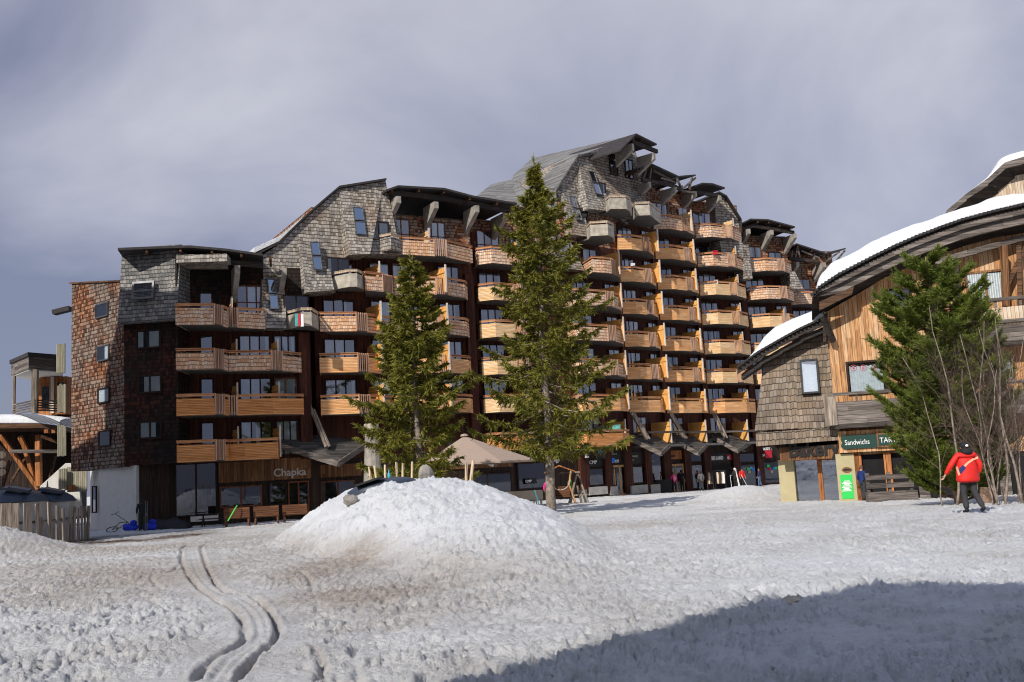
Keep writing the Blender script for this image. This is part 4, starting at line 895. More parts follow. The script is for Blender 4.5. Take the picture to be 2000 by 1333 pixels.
b_ = panel(1139, 879, 1158, 898, 'black', 1.2, 1.34, name='hanging_sign'); panel(1142, 880, 1150, 887, 'sign_blue', 1.35, 1.36, name='emblem'); wtext('SKI', 1143, 890.5, 4.2, 'text_white', o=1.37, bold=.01); wtext('MIUM', 1143, 894.5, 4.2, 'text_white', o=1.37, bold=.01)
def canopy(F, Lp, Cp, Rp, Tp, outs, mat='canopy'):
    L_, C_, R_, T_ = F.hit(*Lp, outs[0]), F.hit(*Cp, outs[1]), F.hit(*Rp, outs[2]), F.hit(*Tp, outs[3])
    th = UP*.13; c = MB()
    for tri in ((L_, T_, C_), (C_, T_, R_)): c.prism([p for p in tri], -th)
    o = c.build('canopy_roof', mat, bld)
    e = MB(); e.beam(L_-UP*.12, T_-UP*.12, .12, .34); e.beam(T_-UP*.12, R_-UP*.12, .12, .34); e.build('fascia_board', 'grey_board', o)
canopy(G2, (1206, 843), (1258, 850), (1318, 858), (1291, 884), (.5, .8, .5, 3.4))
canopy(G3, (1292, 846), (1333, 851), (1390, 857), (1364, 884), (.5, .8, .5, 3.4))
canopy(G4, (1376, 843), (1417, 850), (1476, 856), (1440, 879), (.5, .8, .5, 3.4))
canopy(GD, (532, 862), (597, 848), (722, 862), (660, 903), (1.2, .6, .3, 3.6))
canopy(GE, (845, 850), (900, 846), (1005, 862), (965, 905), (.5, .8, .4, 3.0))
for F, (p, q) in ((G2, ((1233, 806), (1264, 858))), (G3, ((1308, 808), (1337, 857))), (G4, ((1392, 808), (1415, 856)))):
    b_ = MB(); a, c = F.hit(*p, 1.9), F.hit(*q, 2.3); b_.beam(a, c, .24, .2); b_.beam(a+F.U*.3, c+F.U*.3, .1, .14); b_.build('stay_pole', 'post_pale' if 0 else 'grey_upright', bld)
for p, q in (((604, 790), (637, 873)), ((612, 800), (643, 873))):
    b_ = MB(); b_.beam(GD.hit(*p, 1.2), GD.hit(*q, 2.4), .14, .14); b_.build('stay_pole', 'grey_upright', bld)
# conical column and chimney beside the restaurant
cc = MB(); p = atY(727, 885, 61.5); cc.tube([(p[0], p[1], -.7), (p[0], p[1], 1.2), (p[0], p[1], 4.2)], [.9, .6, .42], 12); cc.build('column', 'bracket', bld)
cc = MB(); cc.tube([(p[0], p[1], 4.2), (p[0], p[1], 5.0)], [.45, .45], 10); cc.build('column_cap', 'concrete', bld)

# ------------------------------------------------------------------ buildings outside the picture whose shadows fall into it
def uv_(u, s): return (LY*u+LX*s, -LX*u+LY*s)
n1 = thing('neighbour_building', (-40, 44, -.5), 'tall stepped shingle building beyond the left edge', 'building')
def prof_block(par, prof_, s0, s1, mat, zb=-.8):
    """prof_ = [(u, ztop)...] extruded along the light's plan direction"""
    w = MB()
    for (u0, z0), (u1, z1) in zip(prof_[:-1], prof_[1:]):
        P = [uv_(u0, s1), uv_(u1, s1)]
        w.prism([(P[0][0], P[0][1], zb), (P[1][0], P[1][1], zb), (P[1][0], P[1][1], z1), (P[0][0], P[0][1], z0)], (-LX*(s1-s0), -LY*(s1-s0), 0))
    return w.build('wall', mat, par)
prof_block(n1, [(-66, 16.5), (-56.7, 18.8), (-52.9, 19.3)], 8, 20, 'sh_slate')
prof_block(n1, [(-52.9, 22.4), (-50.8, 26.8), (-47.4, 27.4), (-43.3, 30.7), (-42.7, 31.0)], 8, 20, 'sh_slate')
n2 = thing('chalet_behind', (-6, -8, 0), 'wooden chalet standing behind the photographer', 'building')
prof_block(n2, [(-5.15, 8.6), (-4.9, 11.0), (-4.45, 13.0), (-3.8, 14.9), (-3.1, 15.9), (-2, 16.2), (3, 16.1), (12, 15.8), (24, 14.8)], -18, -9, 'chalet_board', zb=-.3)

# ------------------------------------------------------------------ right hand chalet with the bakery
ch = thing('wooden_chalet', (16, 49, -.6), 'board clad chalet with thick roof snow and a bakery on its ground floor', 'chalet')
FC = FR((15.15, 47.8), (25.0, 44.5)); FX = FR((11.6, 49.6), (15.2, 48.35)); FB2 = FR((13.1, 49.5), (15.6, 48.2))
EDGE = [(1586,579),(1600,563),(1640,537),(1700,506),(1745,484),(1790,464),(1835,447),(1880,431),(1940,415),(2000,401),(2080,384),(2200,368)]
SNOW = [(1592,571),(1598,540),(1606,524),(1625,506),(1670,482),(1730,450),(1790,427),(1850,408),(1900,390),(1940,376),(1985,367),(2020,366),(2080,360),(2200,350)]
oE = 1.5
def poly_ch(pxs, F, off, th, mat, name):
    w = MB(); w.prism([F.hit(x, y, off) for x, y in pxs], -F.Nn*th); return w.build(name, mat, ch)
# walls
poly_ch([(1610,612),(1700,560),(1745,530),(1800,505),(1880,476),(2200,420),(2200,1040),(1650,1010),(1640,884)], FC, 0, 7, 'chalet_board', 'wall')
# roof deck (front edge follows the eaves line, rising backwards)
rf = MB(); sn = MB()
back = np.array((.40, .92, 0))*9
for (a, b) in zip(EDGE[:-1], EDGE[1:]):
    p, q_ = FC.hit(*a, oE), FC.hit(*b, oE); rf.prism([p, q_, q_+UP*.10, p+UP*.10], back+UP*.6)
ro = rf.build('roof', 'roofdark', ch)
tt = MB()
for (a, b) in zip(EDGE[:-1], EDGE[1:]):   # corrugated sheet edge
    n = int(math.hypot(b[0]-a[0], b[1]-a[1])/9)+1
    for i in range(n):
        t = i/n; x, y = a[0]+(b[0]-a[0])*t, a[1]+(b[1]-a[1])*t; p = FC.hit(x, y, oE+.04); tt.obox(p+UP*.05, FC.U*.07, FC.Nn*.05, UP*.06)
tt.build('roof_edge', 'black', ro)
# snow cushion: rounded lip
nS = 90
def interp(L_, x): return float(np.interp(x, [p[0] for p in L_], [p[1] for p in L_]))
rows = []
for i in range(nS+1):
    x = 1590+(2190-1590)*(i/nS)**1.3; yb = interp(EDGE, x); yt = interp(SNOW, x)
    pb = FC.hit(x, yb, oE)+UP*.10; pt = FC.hit(x, yt, oE); hgt = max(.05, pt[2]-pb[2]); r_ = []
    wob = .08*math.sin(i*.37)+.05*math.sin(i*.9+1)+.03*math.sin(i*1.9)
    for o, f in ((-.02, .0), (-.06, .22), (-.16, .45), (-.34, .66), (-.6, .82), (-1.0, .93), (-1.6, 1.0), (-3.5, 1.06), (-9, 1.1)):
        r_.append(pb-FC.Nn*(-o+wob)+UP*(hgt*f*(1+.035*math.sin(i*.5+2)*f)))
    rows.append(r_)
k = len(rows[0]); sn.add([p for r_ in rows for p in r_], [(i*k+j, (i+1)*k+j, (i+1)*k+j+1, i*k+j+1) for i in range(nS) for j in range(k-1)])
sn.build('roof_snow', 'snow_clean', ro, smooth=True)
fb = MB()
for d0, d1, o0, o1, mt in ((4, 15, oE-.25, oE-.1, 0), (16, 34, oE-.55, oE-.3, 0)):
    for (a, b) in zip(EDGE[:-1], EDGE[1:]):
        w0 = min(1, (a[0]-1575)/60); w1 = min(1, (b[0]-1575)/60)
        p0, p1 = FC.hit(a[0], a[1]+d0*w0+2, o1), FC.hit(b[0], b[1]+d0*w1+2, o1); p2, p3 = FC.hit(b[0], b[1]+2+d1*w1, o1), FC.hit(a[0], a[1]+2+d1*w0, o1)
        fb.prism([p0, p1, p2, p3], -FC.Nn*(o1-o0))
fb.build('fascia_board', 'grey_board', ch)
sf = MB()
for (a, b) in zip(EDGE[:-1], EDGE[1:]):
    p0, p1 = FC.hit(a[0], a[1]+12, oE-.3), FC.hit(b[0], b[1]+14, oE-.3); q0, q1 = FC.hit(a[0], a[1]+60, -.3), FC.hit(b[0], b[1]+60, -.3)
    sf.prism([p0, p1, q1, q0], UP*.12)
sf.build('soffit', 'beam_dark', ch)
for a, b, w_, m_ in (((1608,620),(1628,668),.22,'beam_dark'), ((1612,610),(1612,668),.16,'beam_dark'), ((1800,520),(2010,462),.26,'grey_board'), ((1868,500),(1870,620),.2,'beam_dark'), ((1960,480),(1965,600),.25,'shop_wood'), ((1965,560),(2010,470),.2,'beam_brown'), ((1990,480),(1992,600),.2,'beam_brown')):
    t = MB(); t.beam(FC.hit(*a, .8 if w_ > .2 else .4), FC.hit(*b, .35), w_, w_); t.build('beam', m_, ch)
t = MB(); t.prism([FC.hit(1600, 590, 1.25), FC.hit(1668, 560, 1.25), FC.hit(1664, 575, 1.25), FC.hit(1600, 607, 1.25)], -FC.Nn*.1); t.build('beam', 'beam_brown', ch)
# windows of the chalet
def chwin(px0, py0, px1, py1, n, fm, cur, tr=0, g='glass'):
    P = FC.hit(px0, py1); Q = FC.hit(px1, py0); return window(ch, P, FC.U, UP, FC.Nn, float(np.dot((Q-P)[:2], FC.d)), float(Q[2]-P[2]), panes=n, fmat=fm, curtain=cur, ft=.1, g=g, transom=tr)
w1 = chwin(1661, 706, 1724, 768, 1, 'frame_dark', 0, g='shopglass'); chwin(1737, 566, 1775, 606, 1, 'frame_dark', 0)
# lace half curtain with red roundels behind the first window
P = FC.hit(1663, 766, .05); Q = FC.hit(1722, 710, .05); lc = MB(); wd = float(np.dot((Q-P)[:2], FC.d)); hh = float(Q[2]-P[2])
for i in range(24):
    a0, a1 = wd*i/24, wd*(i+1)/24; lc.poly([P+FC.U*a0+FC.Nn*(.02*(i % 2)), P+FC.U*a1+FC.Nn*(.02*((i+1) % 2)), P+FC.U*a1+UP*(hh-.08*abs(math.sin(i+1)))+FC.Nn*(.02*((i+1) % 2)), P+FC.U*a0+UP*(hh-.08*abs(math.sin(i)))+FC.Nn*(.02*(i % 2))])
lc.build('curtain', 'curtain', w1); plain('roundel', (.45,.10,.14), .9)
for px in (1667, 1686, 1708):
    r2 = MB(); c = FC.hit(px, 719, .085); rad = .15
    for j in range(16):
        a0, a1 = 2*math.pi*j/16, 2*math.pi*(j+1)/16
        r2.add([c+FC.U*rad*f*math.cos(a)+UP*rad*f*math.sin(a) for a in (a0, a1) for f in (1, .86)], [(0, 1, 3, 2)])
    r2.prism([c+FC.U*.06*math.cos(a)+UP*.06*math.sin(a) for a in (0, 1.3, 2.5, 3.8, 5)], FC.Nn*.004); r2.build('roundel', 'roundel', w1)
w2 = chwin(1893, 530, 1958, 588, 2, 'shop_wood', 0, g='shopglass')
for x0, x1 in ((1894, 1921), (1929, 1957)):
    P = FC.hit(x0, 587, .05); Q = FC.hit(x1, 532, .05); lc = MB(); wd = float(np.dot((Q-P)[:2], FC.d)); hh = float(Q[2]-P[2])
    for i in range(14): lc.poly([P+FC.U*wd*i/14+FC.Nn*(.03*(i % 2)), P+FC.U*wd*(i+1)/14+FC.Nn*(.03*((i+1) % 2)), P+FC.U*wd*(i+1)/14+FC.Nn*(.03*((i+1) % 2))+UP*hh, P+FC.U*wd*i/14+FC.Nn*(.03*(i % 2))+UP*hh])
    lc.build('curtain', 'curtain', w2)
chwin(1925, 702, 1975, 745, 2, 'shop_wood', 1)
# balconies of the chalet
def cb(px0, px1, ytop, ybot, yrail, mat, out=1.1, slope=-.06):
    b = MB(); P = FC.hit(px0, ybot, out); Q = FC.hit(px1, ybot+(px1-px0)*slope, out); h1 = FC.hit(px0, ytop, out)[2]-P[2]
    b.prism([P, np.array((Q[0], Q[1], P[2])), np.array((Q[0], Q[1], P[2]+h1)), P+UP*h1], -FC.Nn*.08)
    b.prism([P-UP*0, np.array((Q[0], Q[1], P[2])), np.array((Q[0], Q[1], P[2]+.2)), P+UP*.2], -FC.Nn*(out-.02)); b_ = b.build('balcony', mat, ch)
    r = MB(); hr = FC.hit(px0, yrail, out)[2]; L = float(np.dot((Q-P)[:2], FC.d))
    r.obox(P+FC.U*L/2+UP*(hr-P[2]), FC.U*L/2, FC.Nn*.08, UP*.07)
    r.build('handrail', 'grey_board', b_)
    for i in range(int(L/1.0)+1):
        r = MB(); r.obox(P+FC.U*min(L-.05, .05+i*1.0)+UP*(h1+(hr-P[2]))/2-FC.Nn*.03, FC.U*.05, FC.Nn*.03, UP*(hr-P[2]-h1)/2); r.build('rail_post', 'grey_board', b_)
cb(1632, 2030, 786, 838, 771, 'grey_board'); cb(1900, 2090, 606, 642, 590, 'chalet_pale', 1.0)
cb(1870, 2090, 642, 682, 636, 'grey_board', 1.0)
t = MB(); t.obox(FC.hit(1622, 800, 1.1), FC.U*.28, FC.Nn*.06, UP*.75); t.build('end_board', 'grey_upright', ch)
# bakery annex
az = lambda x, y, o: FX.hit(x, y, o)
poly = [az(1474, 842, .9), az(1638, 834, .9), az(1612, 640, -.5), az(1492, 700, -.5)]
w = MB(); w.prism(poly, -FX.Nn*.35-UP*.0); w.build('sloping_wall', 'sh_chalet', ch)
w = MB(); w.prism([az(1476, 846, .95), az(1640, 834, .95), az(1640, 860, 1.0), az(1477, 872, 1.0)], -FX.Nn*.1); w.build('skirt', 'sh_chalet', ch)
w = MB(); w.prism([az(1486, 705, -.9), az(1612, 640, -.9), az(1640, 985, -.9), az(1500, 860, -.9)], -FX.Nn*5); w.build('wall', 'wall_darkbrown', ch)
# its roof, beams and snow
E2 = [(1440,719),(1480,690),(1520,667),(1560,645),(1610,622)]; S2_ = [(1462,696),(1472,682),(1492,651),(1512,632),(1545,616),(1592,598),(1612,596)]
rf = MB(); bk = -FX.Nn*5.5+UP*.5
for a, b in zip(E2[:-1], E2[1:]):
    p, q_ = az(*a, .7), az(*b, .7); rf.prism([p, q_, q_+UP*.1, p+UP*.1], bk)
r2 = rf.build('roof', 'roofdark', ch); fb = MB()
for a, b in zip(E2[:-1], E2[1:]):
    fb.prism([az(a[0], a[1]+3, .62), az(b[0], b[1]+3, .62), az(b[0], b[1]+14, .62), az(a[0], a[1]+12, .62)], -FX.Nn*.12)
    fb.prism([az(a[0]+8, a[1]+12, .4), az(b[0]+8, b[1]+12, .4), az(b[0]+8, b[1]+24, .4), az(a[0]+8, a[1]+22, .4)], -FX.Nn*1.0)
fb.build('fascia_board', 'beam_dark', r2)
tt = MB()
for i in range(22):
    x = 1444+i*7.6; y = interp(E2, x); tt.obox(az(x, y-1.5, .74), FX.U*.06, FX.Nn*.05, UP*.05)
tt.build('roof_edge', 'black', r2)
rows = []; nS = 40
for i in range(nS+1):
    x = 1463+(1611-1463)*i/nS; yb = interp(E2, x); yt = interp(S2_, x); pb = az(x, yb, .7)+UP*.1; hgt = max(.06, az(x, yt, .7)[2]-pb[2]); r_ = []
    for o, f in ((-.05, 0), (-.1, .25), (-.22, .5), (-.42, .7), (-.75, .86), (-1.3, .97), (-2.2, 1.03), (-5, 1.1)): r_.append(pb+FX.Nn*o+UP*hgt*f)
    rows.append(r_)
k = len(rows[0]); sn = MB(); sn.add([p for r_ in rows for p in r_], [(i*k+j, (i+1)*k+j, (i+1)*k+j+1, i*k+j+1) for i in range(nS) for j in range(k-1)])
sn.add([p for p in rows[0]]+[rows[0][0]-FX.Nn*4.9], [tuple(range(k+1))]); sn.build('roof_snow', 'snow_clean', r2, smooth=True)
# big tilted window in the sloping wall
nrm = np.cross(poly[1]-poly[0], poly[3]-poly[0]); nrm /= np.linalg.norm(nrm)
if np.dot(nrm, FX.Nn) < 0: nrm = -nrm
def on_(px, py): r0 = ray(px, py); return CAM+r0*np.dot(poly[0]-CAM, nrm)/np.dot(r0, nrm)
P, Q, T = on_(1571, 773), on_(1599, 770), on_(1580, 712)
U_ = Q-P; U_[2] = 0; wd = np.linalg.norm(U_); U_ /= wd; V_ = np.cross(nrm, U_)
P = P+nrm*.24; wk = window(ch, P, U_, V_, nrm, wd, float(np.dot(T-P, V_)), panes=1, fmat='black', curtain=0, ft=.09, g='glass', depth=.16, name='skylight_window')
lc = MB(); hh = float(np.dot(T-P, V_)); lc.poly([P+nrm*.06, P+U_*wd+nrm*.06, P+U_*wd+V_*hh+nrm*.06, P+V_*hh+nrm*.06]); lc.build('blind', 'curtain', wk)
# ground floor of the bakery
FG = FB2
def grect(px0, py0, px1, py1, mat, o0, o1, name, F=FG, bev=0):
    P = F.hit(px0, py1, o1); Q = F.hit(px1, py0, o1); w_ = float(np.dot((Q-P)[:2], F.d)); h_ = float(Q[2]-P[2]); m_ = MB()
    m_.obox(P+F.U*w_/2+UP*h_/2-F.Nn*(o1-o0)/2, F.U*w_/2, UP*h_/2, F.Nn*(o1-o0)/2); return m_.build(name, mat, ch)
grect(1524, 868, 1644, 901, 'shop_wood', -.6, .85, 'sign_band')
P = FG.hit(1541, 893, .88); text('Bakery', .96, P, FG.U*1.0, UP, 'text_black', 'lettering', ch, depth=.03, bold=.03, squeeze=.88)
b_ = grect(1526, 898, 1549, 983, 'yellow_wall', -.5, .1, 'pillar'); grect(1641, 886, 1667, 992, 'yellow_wall', -.1, .36, 'pillar', F=FC)
def gwin(px0, py0, px1, py1, n, fm, F=FG, name='shop_window', o=0.0):
    P = F.hit(px0, py1, o); Q = F.hit(px1, py0, o); return window(ch, P, F.U, UP, F.Nn, float(np.dot((Q-P)[:2], F.d)), float(Q[2]-P[2]), panes=n, fmat=fm, curtain=0, ft=.12, g='doorglass', depth=.15, name=name)
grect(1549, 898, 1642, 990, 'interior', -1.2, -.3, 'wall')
gwin(1559, 898, 1600, 982, 1, 'beam_orange', name='door', o=-.25); gwin(1609, 898, 1640, 983, 1, 'beam_orange', o=-.25)
FS_ = FR((15.2, 47.75), (25.0, 44.45))
t = MB(); P = FC.hit(1640, 882, .35); Q = FC.hit(1760, 848, .35); L = float(np.dot((Q-P)[:2], FC.d)); t.obox(P+FC.U*L/2+UP*.42, FC.U*L/2, FC.Nn*.2, UP*.5); t.build('sign_band', 'chalet_board', ch)
P = FC.hit(1643, 878, .58); sb = MB(); Wd = 2.15; Hh = .62
sb.prism([P+FC.U*.12, P+FC.U*Wd, P+FC.U*Wd+UP*Hh, P+FC.U*.12+UP*Hh, P+UP*(Hh-.14), P+FC.U*.06+UP*Hh/2, P+UP*.14], FC.Nn*.06)
s_ = sb.build('sign_board', 'sign_dkgreen', ch); text('Sandwichs', .34, P+FC.U*.18+UP*.18+FC.Nn*.08, FC.U, UP, 'text_white', 'lettering', s_, depth=.01, squeeze=.78)
sb = MB(); sb.obox(P+FC.U*2.15+UP*.32+FC.Nn*.08, FC.U*.55, FC.Nn*.03, UP*.32); s2 = sb.build('sign_board', 'shop_wood', ch)
sb = MB(); sb.obox(P+FC.U*2.15+UP*.32+FC.Nn*.12, FC.U*.48, FC.Nn*.01, UP*.25); sb.build('sign_face', 'sign_dkgreen', s2); text('TARTE', .34, P+FC.U*1.72+UP*.2+FC.Nn*.14, FC.U, UP, 'text_white', 'lettering', s2, depth=.01, squeeze=.85)
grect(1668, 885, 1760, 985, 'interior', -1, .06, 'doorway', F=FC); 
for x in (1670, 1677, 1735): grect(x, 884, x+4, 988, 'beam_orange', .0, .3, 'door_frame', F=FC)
grect(1742, 872, 2180, 1000, 'interior', .01, .07, 'dark_panel', F=FC)  # flat near-black panel just in front of the ground-floor wall
for x in (1800, 1880, 1960, 2040): grect(x, 868, x+7, 1000, 'grey_board', .07, .3, 'post', F=FC)
b_ = grect(1645, 927, 1664, 975, 'sign_green', .365, .38, 'poster', F=FC); FG_ = FG; FG = FC
for i in range(9):
    m_ = MB(); w_ = .12+.05*((i*7) % 3); m_.obox(FG.hit(1654, 940+i*2.4, .388), FG.U*w_, FG.Nn*.004, UP*.018); m_.build('text_line', 'text_white', b_)
m_ = MB(); c = FG.hit(1654, 918, .37); m_.prism([c+FG.U*.22*math.cos(a)*(1+.1*math.cos(4*a))+UP*.13*math.sin(a) for a in [2*math.pi*i/16 for i in range(16)]], FG.Nn*.02); m_.build('emblem', 'shop_wood', ch)
m_ = MB(); m_.prism([c+FG.Nn*.022+FG.U*.17*math.cos(a)+UP*.05*math.sin(a) for a in [2*math.pi*i/12 for i in range(12)]], FG.Nn*.01); m_.build('emblem', 'black', ch)
# chalet further up the slope, upper right
c2_ = thing('upper_chalet', (32, 62, 6), 'snow roofed chalet seen above the big roof at the top right corner', 'chalet')
FU = FR((26.0, 62.0), (36.0, 59.0))
w = MB(); w.prism([FU.hit(*p_, 0) for p_ in ((1966,329),(2200,290),(2200,700),(1850,600),(1868,400),(1895,380),(1966,362))], -FU.Nn*5); w.build('wall', 'chalet_pale', c2_)
w = MB()
E3 = [(1850,410),(1888,378),(1930,348),(1962,318),(2000,306),(2100,285)]
for a, b in zip(E3[:-1], E3[1:]):
    w.prism([FU.hit(*a, 1), FU.hit(*b, 1), FU.hit(b[0], b[1]+14, 1), FU.hit(a[0], a[1]+12, 1)], -FU.Nn*.25)
w.build('fascia_board', 'grey_board', c2_)
w = MB()
for a, b in zip(E3[:-1], E3[1:]): w.prism([FU.hit(a[0]+6, a[1]+8, .9), FU.hit(b[0]+6, b[1]+10, .9), FU.hit(b[0]+20, b[1]+30, 0), FU.hit(a[0]+20, a[1]+26, 0)], UP*.1)
w.build('soffit', 'beam_dark', c2_)
rows = []; S3_ = [(1850,409),(1900,368),(1930,344),(1946,322),(1958,304),(1975,296),(2000,289),(2100,270)]
for i in range(41):
    x = 1852+(2098-1852)*i/40; yb = interp(E3, x); yt = min(yb-1, interp(S3_, x)); pb = FU.hit(x, yb, 1.0); hgt = FU.hit(x, yt, 1.0)[2]-pb[2]
    rows.append([pb+FU.Nn*o+UP*hgt*f for o, f in ((0, 0), (-.05, .4), (-.2, .7), (-.5, .9), (-1, 1), (-5, 1.1))])
k = 6; sn = MB(); sn.add([p for r_ in rows for p in r_], [(i*k+j, (i+1)*k+j, (i+1)*k+j+1, i*k+j+1) for i in range(40) for j in range(k-1)]); sn.build('roof_snow', 'snow_clean', c2_, smooth=True)

# ------------------------------------------------------------------ trees
def blades_mesh(name, quads, mat, parent):
    """quads: (n,3,3) array of triangles"""
    T = np.asarray(quads).reshape(-1, 3, 3); n = len(T)
    me = bpy.data.meshes.new(name); V = T.reshape(-1, 3)-np.array(ORG[parent.name])
    me.vertices.add(n*3); me.vertices.foreach_set('co', V.astype(np.float32).ravel())
    me.loops.add(n*3); me.loops.foreach_set('vertex_index', np.arange(n*3, dtype=np.int32))
    me.polygons.add(n); me.polygons.foreach_set('loop_start', np.arange(0, n*3, 3, dtype=np.int32)); me.update(calc_edges=True)
    me.materials.append(MAT[mat]); o = bpy.data.objects.new(name, me); COL.objects.link(o); o.parent = parent; ORG[o.name] = ORG[parent.name]; return o
def unit(v): return v/(np.linalg.norm(v, axis=-1, keepdims=True)+1e-9)
def twig_blades(rg, A, B, per, ln, wd, spread=.75):
    """needle tufts along many twigs A->B at once"""
    n = len(A); D = unit(B-A); t = rg.rand(n, per, 1)**.9
    P = A[:, None]+(B-A)[:, None]*t
    rd = unit(rg.normal(size=(n, per, 3))); rd[..., 2] *= .7
    dirn = unit(D[:, None]*.75+rd*spread)
    L = ln*(.6+.8*rg.rand(n, per, 1)); side = unit(np.cross(dirn, rg.normal(size=(n, per, 3))))
    W_ = wd*(.7+.6*rg.rand(n, per, 1))
    return np.stack([P-side*W_, P+side*W_, P+dirn*L], 2).reshape(-1, 3, 3)
def spruce(name, x, y, top, prof_, label, seed, nb=190, z0=None, tw=26, lean=0.0, trunk_r=.24, per=9):
    rg = np.random.RandomState(seed); g = gz1(x, y)-.1; t = thing(name, (x, y, g), label, 'spruce', 'spruce trees between the snow heap and the building')
    tk = MB(); zs = np.linspace(g-.3, top, 14)
    def ax(z): return np.array((x+lean*(z-g)+.05*math.sin(z*.9+seed), y+.05*math.cos(z*.7), z))
    tk.tube([ax(z) for z in zs], [max(.012, trunk_r*(1-(z-g)/(top-g))**.85) for z in zs], 10); tk.build('trunk', 'bark', t, smooth=True)
    zb = [p[0] for p in prof_]; rb = [p[1] for p in prof_]
    zlow, zhi = zb[0], top-.5
    lb = MB(); AA = []; BB = []; wgt = []
    ga = 2.399963
    wz = []; z = zlow
    while z < zhi: wz.append(z); z += .56-.26*(z-zlow)/(zhi-zlow)
    lop = rg.normal(size=8)*.12      # the crown is a little lopsided
    sched = [(z, q, n_) for z in wz for n_ in [int(rg.choice([5, 6, 7]))] for q in range(n_)]
    for (z, q, n_) in sched:
        if rg.rand() < .14: continue
        z = min(z+rg.normal()*.07, zhi); f = (z-zlow)/(zhi-zlow)
        a = q*6.2832/n_+z*2.7+rg.normal()*.22
        r_ = float(np.interp(z, zb, rb))*(.55+.52*rg.rand()**.8)*(1+lop[int(a*8/6.2832) % 8])
        if rg.rand() < .12: r_ *= 1.2
        if r_ < .14: r_ = .14
        up = .35*f-.18
        dr = .16*(1-f)
        base = ax(z); d = np.array((math.cos(a), math.sin(a), 0.)); n = 7
        pts = []
        for j in range(n+1):
            s = j/n; zz = up*r_*s - dr*r_*math.sin(s*2.6)+.16*r_*s*s*s
            pts.append(base+d*r_*s+np.array((0, 0, zz))+np.array((-d[1], d[0], 0))*.06*r_*math.sin(s*3+a))
        pts = np.array(pts)
        lb.tube(pts[::2].tolist()+[pts[-1].tolist()], list(np.linspace(.035*(1-f)+.012, .006, len(pts[::2])+1)), 4, cap=False)
        m_ = int(tw*(.35+r_/2.5))+4
        s = .07+.93*rg.rand(m_)**.75; k = s*n; i0 = np.minimum(k.astype(int), n-1); fr_ = (k-i0)[:, None]
        Q = pts[i0]*(1-fr_)+pts[i0+1]*fr_
        sd = np.where(rg.rand(m_) < .5, -1, 1)[:, None]; per_ = np.array((-d[1], d[0], 0))
        tl = (.10+.55*(1-s)[:, None]*min(1, r_/1.8)+.16*rg.rand(m_, 1))*(.6+.4*min(1, r_/1.5))
        dv = unit(d*(.55+.3*rg.rand(m_, 1))+per_*sd*(.55+.5*rg.rand(m_, 1))+np.array((0, 0, 1))*(rg.normal(size=(m_, 1))*.22-.10))
        hang = rg.rand(m_, 1) < .28*(1-f); dv = np.where(hang, unit(dv*.5+np.array((0, 0, -.8))), dv)
        AA.append(Q); BB.append(Q+dv*tl)
        AA.append(pts[-3:-1]); BB.append(pts[-2:]+d*.12*np.ones((2, 1)))
    AA = np.concatenate(AA); BB = np.concatenate(BB)
    # leader
    AA = np.concatenate((AA, np.array([ax(zhi-.6)+0, ax(zhi-.2), ax(zhi)]))); BB = np.concatenate((BB, np.array([ax(zhi)+[.1, 0, .1], ax(top-.2), ax(top-.05)])))
    lb.build('branches', 'bark', t)
    blades_mesh('crown', np.concatenate((twig_blades(rg, AA, BB, per, .17, .026), twig_blades(rg, AA, BB, 4, .26, .034, .45))), 'spruce_needles', t)
    return t
pT = atz(1058, 1003, -.60); 
spruce('spruce_tree', 1.52, 49.5, 17.55, [(2.9,2.0),(3.4,3.2),(4.3,3.9),(5.6,4.2),(6.6,3.5),(7.6,3.2),(8.8,2.75),(9.8,2.8),(11,2.2),(12.6,1.75),(14.0,1.45),(15.0,.9),(16.0,.35),(17,.12)], 'tall spruce with bare lower trunk standing right of the snow heap', 11, nb=0, tw=34, trunk_r=.26)
spruce('spruce_tree', -4.7, 47.5, 12.5, [(.3,2.3),(1.2,2.9),(2.2,2.9),(3.2,2.8),(4.4,2.65),(5.6,2.45),(7,2.1),(8.4,1.65),(9.6,1.2),(10.8,.7),(12,.25)], 'shorter dense spruce rising behind the snow heap crest', 5, nb=0, tw=40, trunk_r=.22)
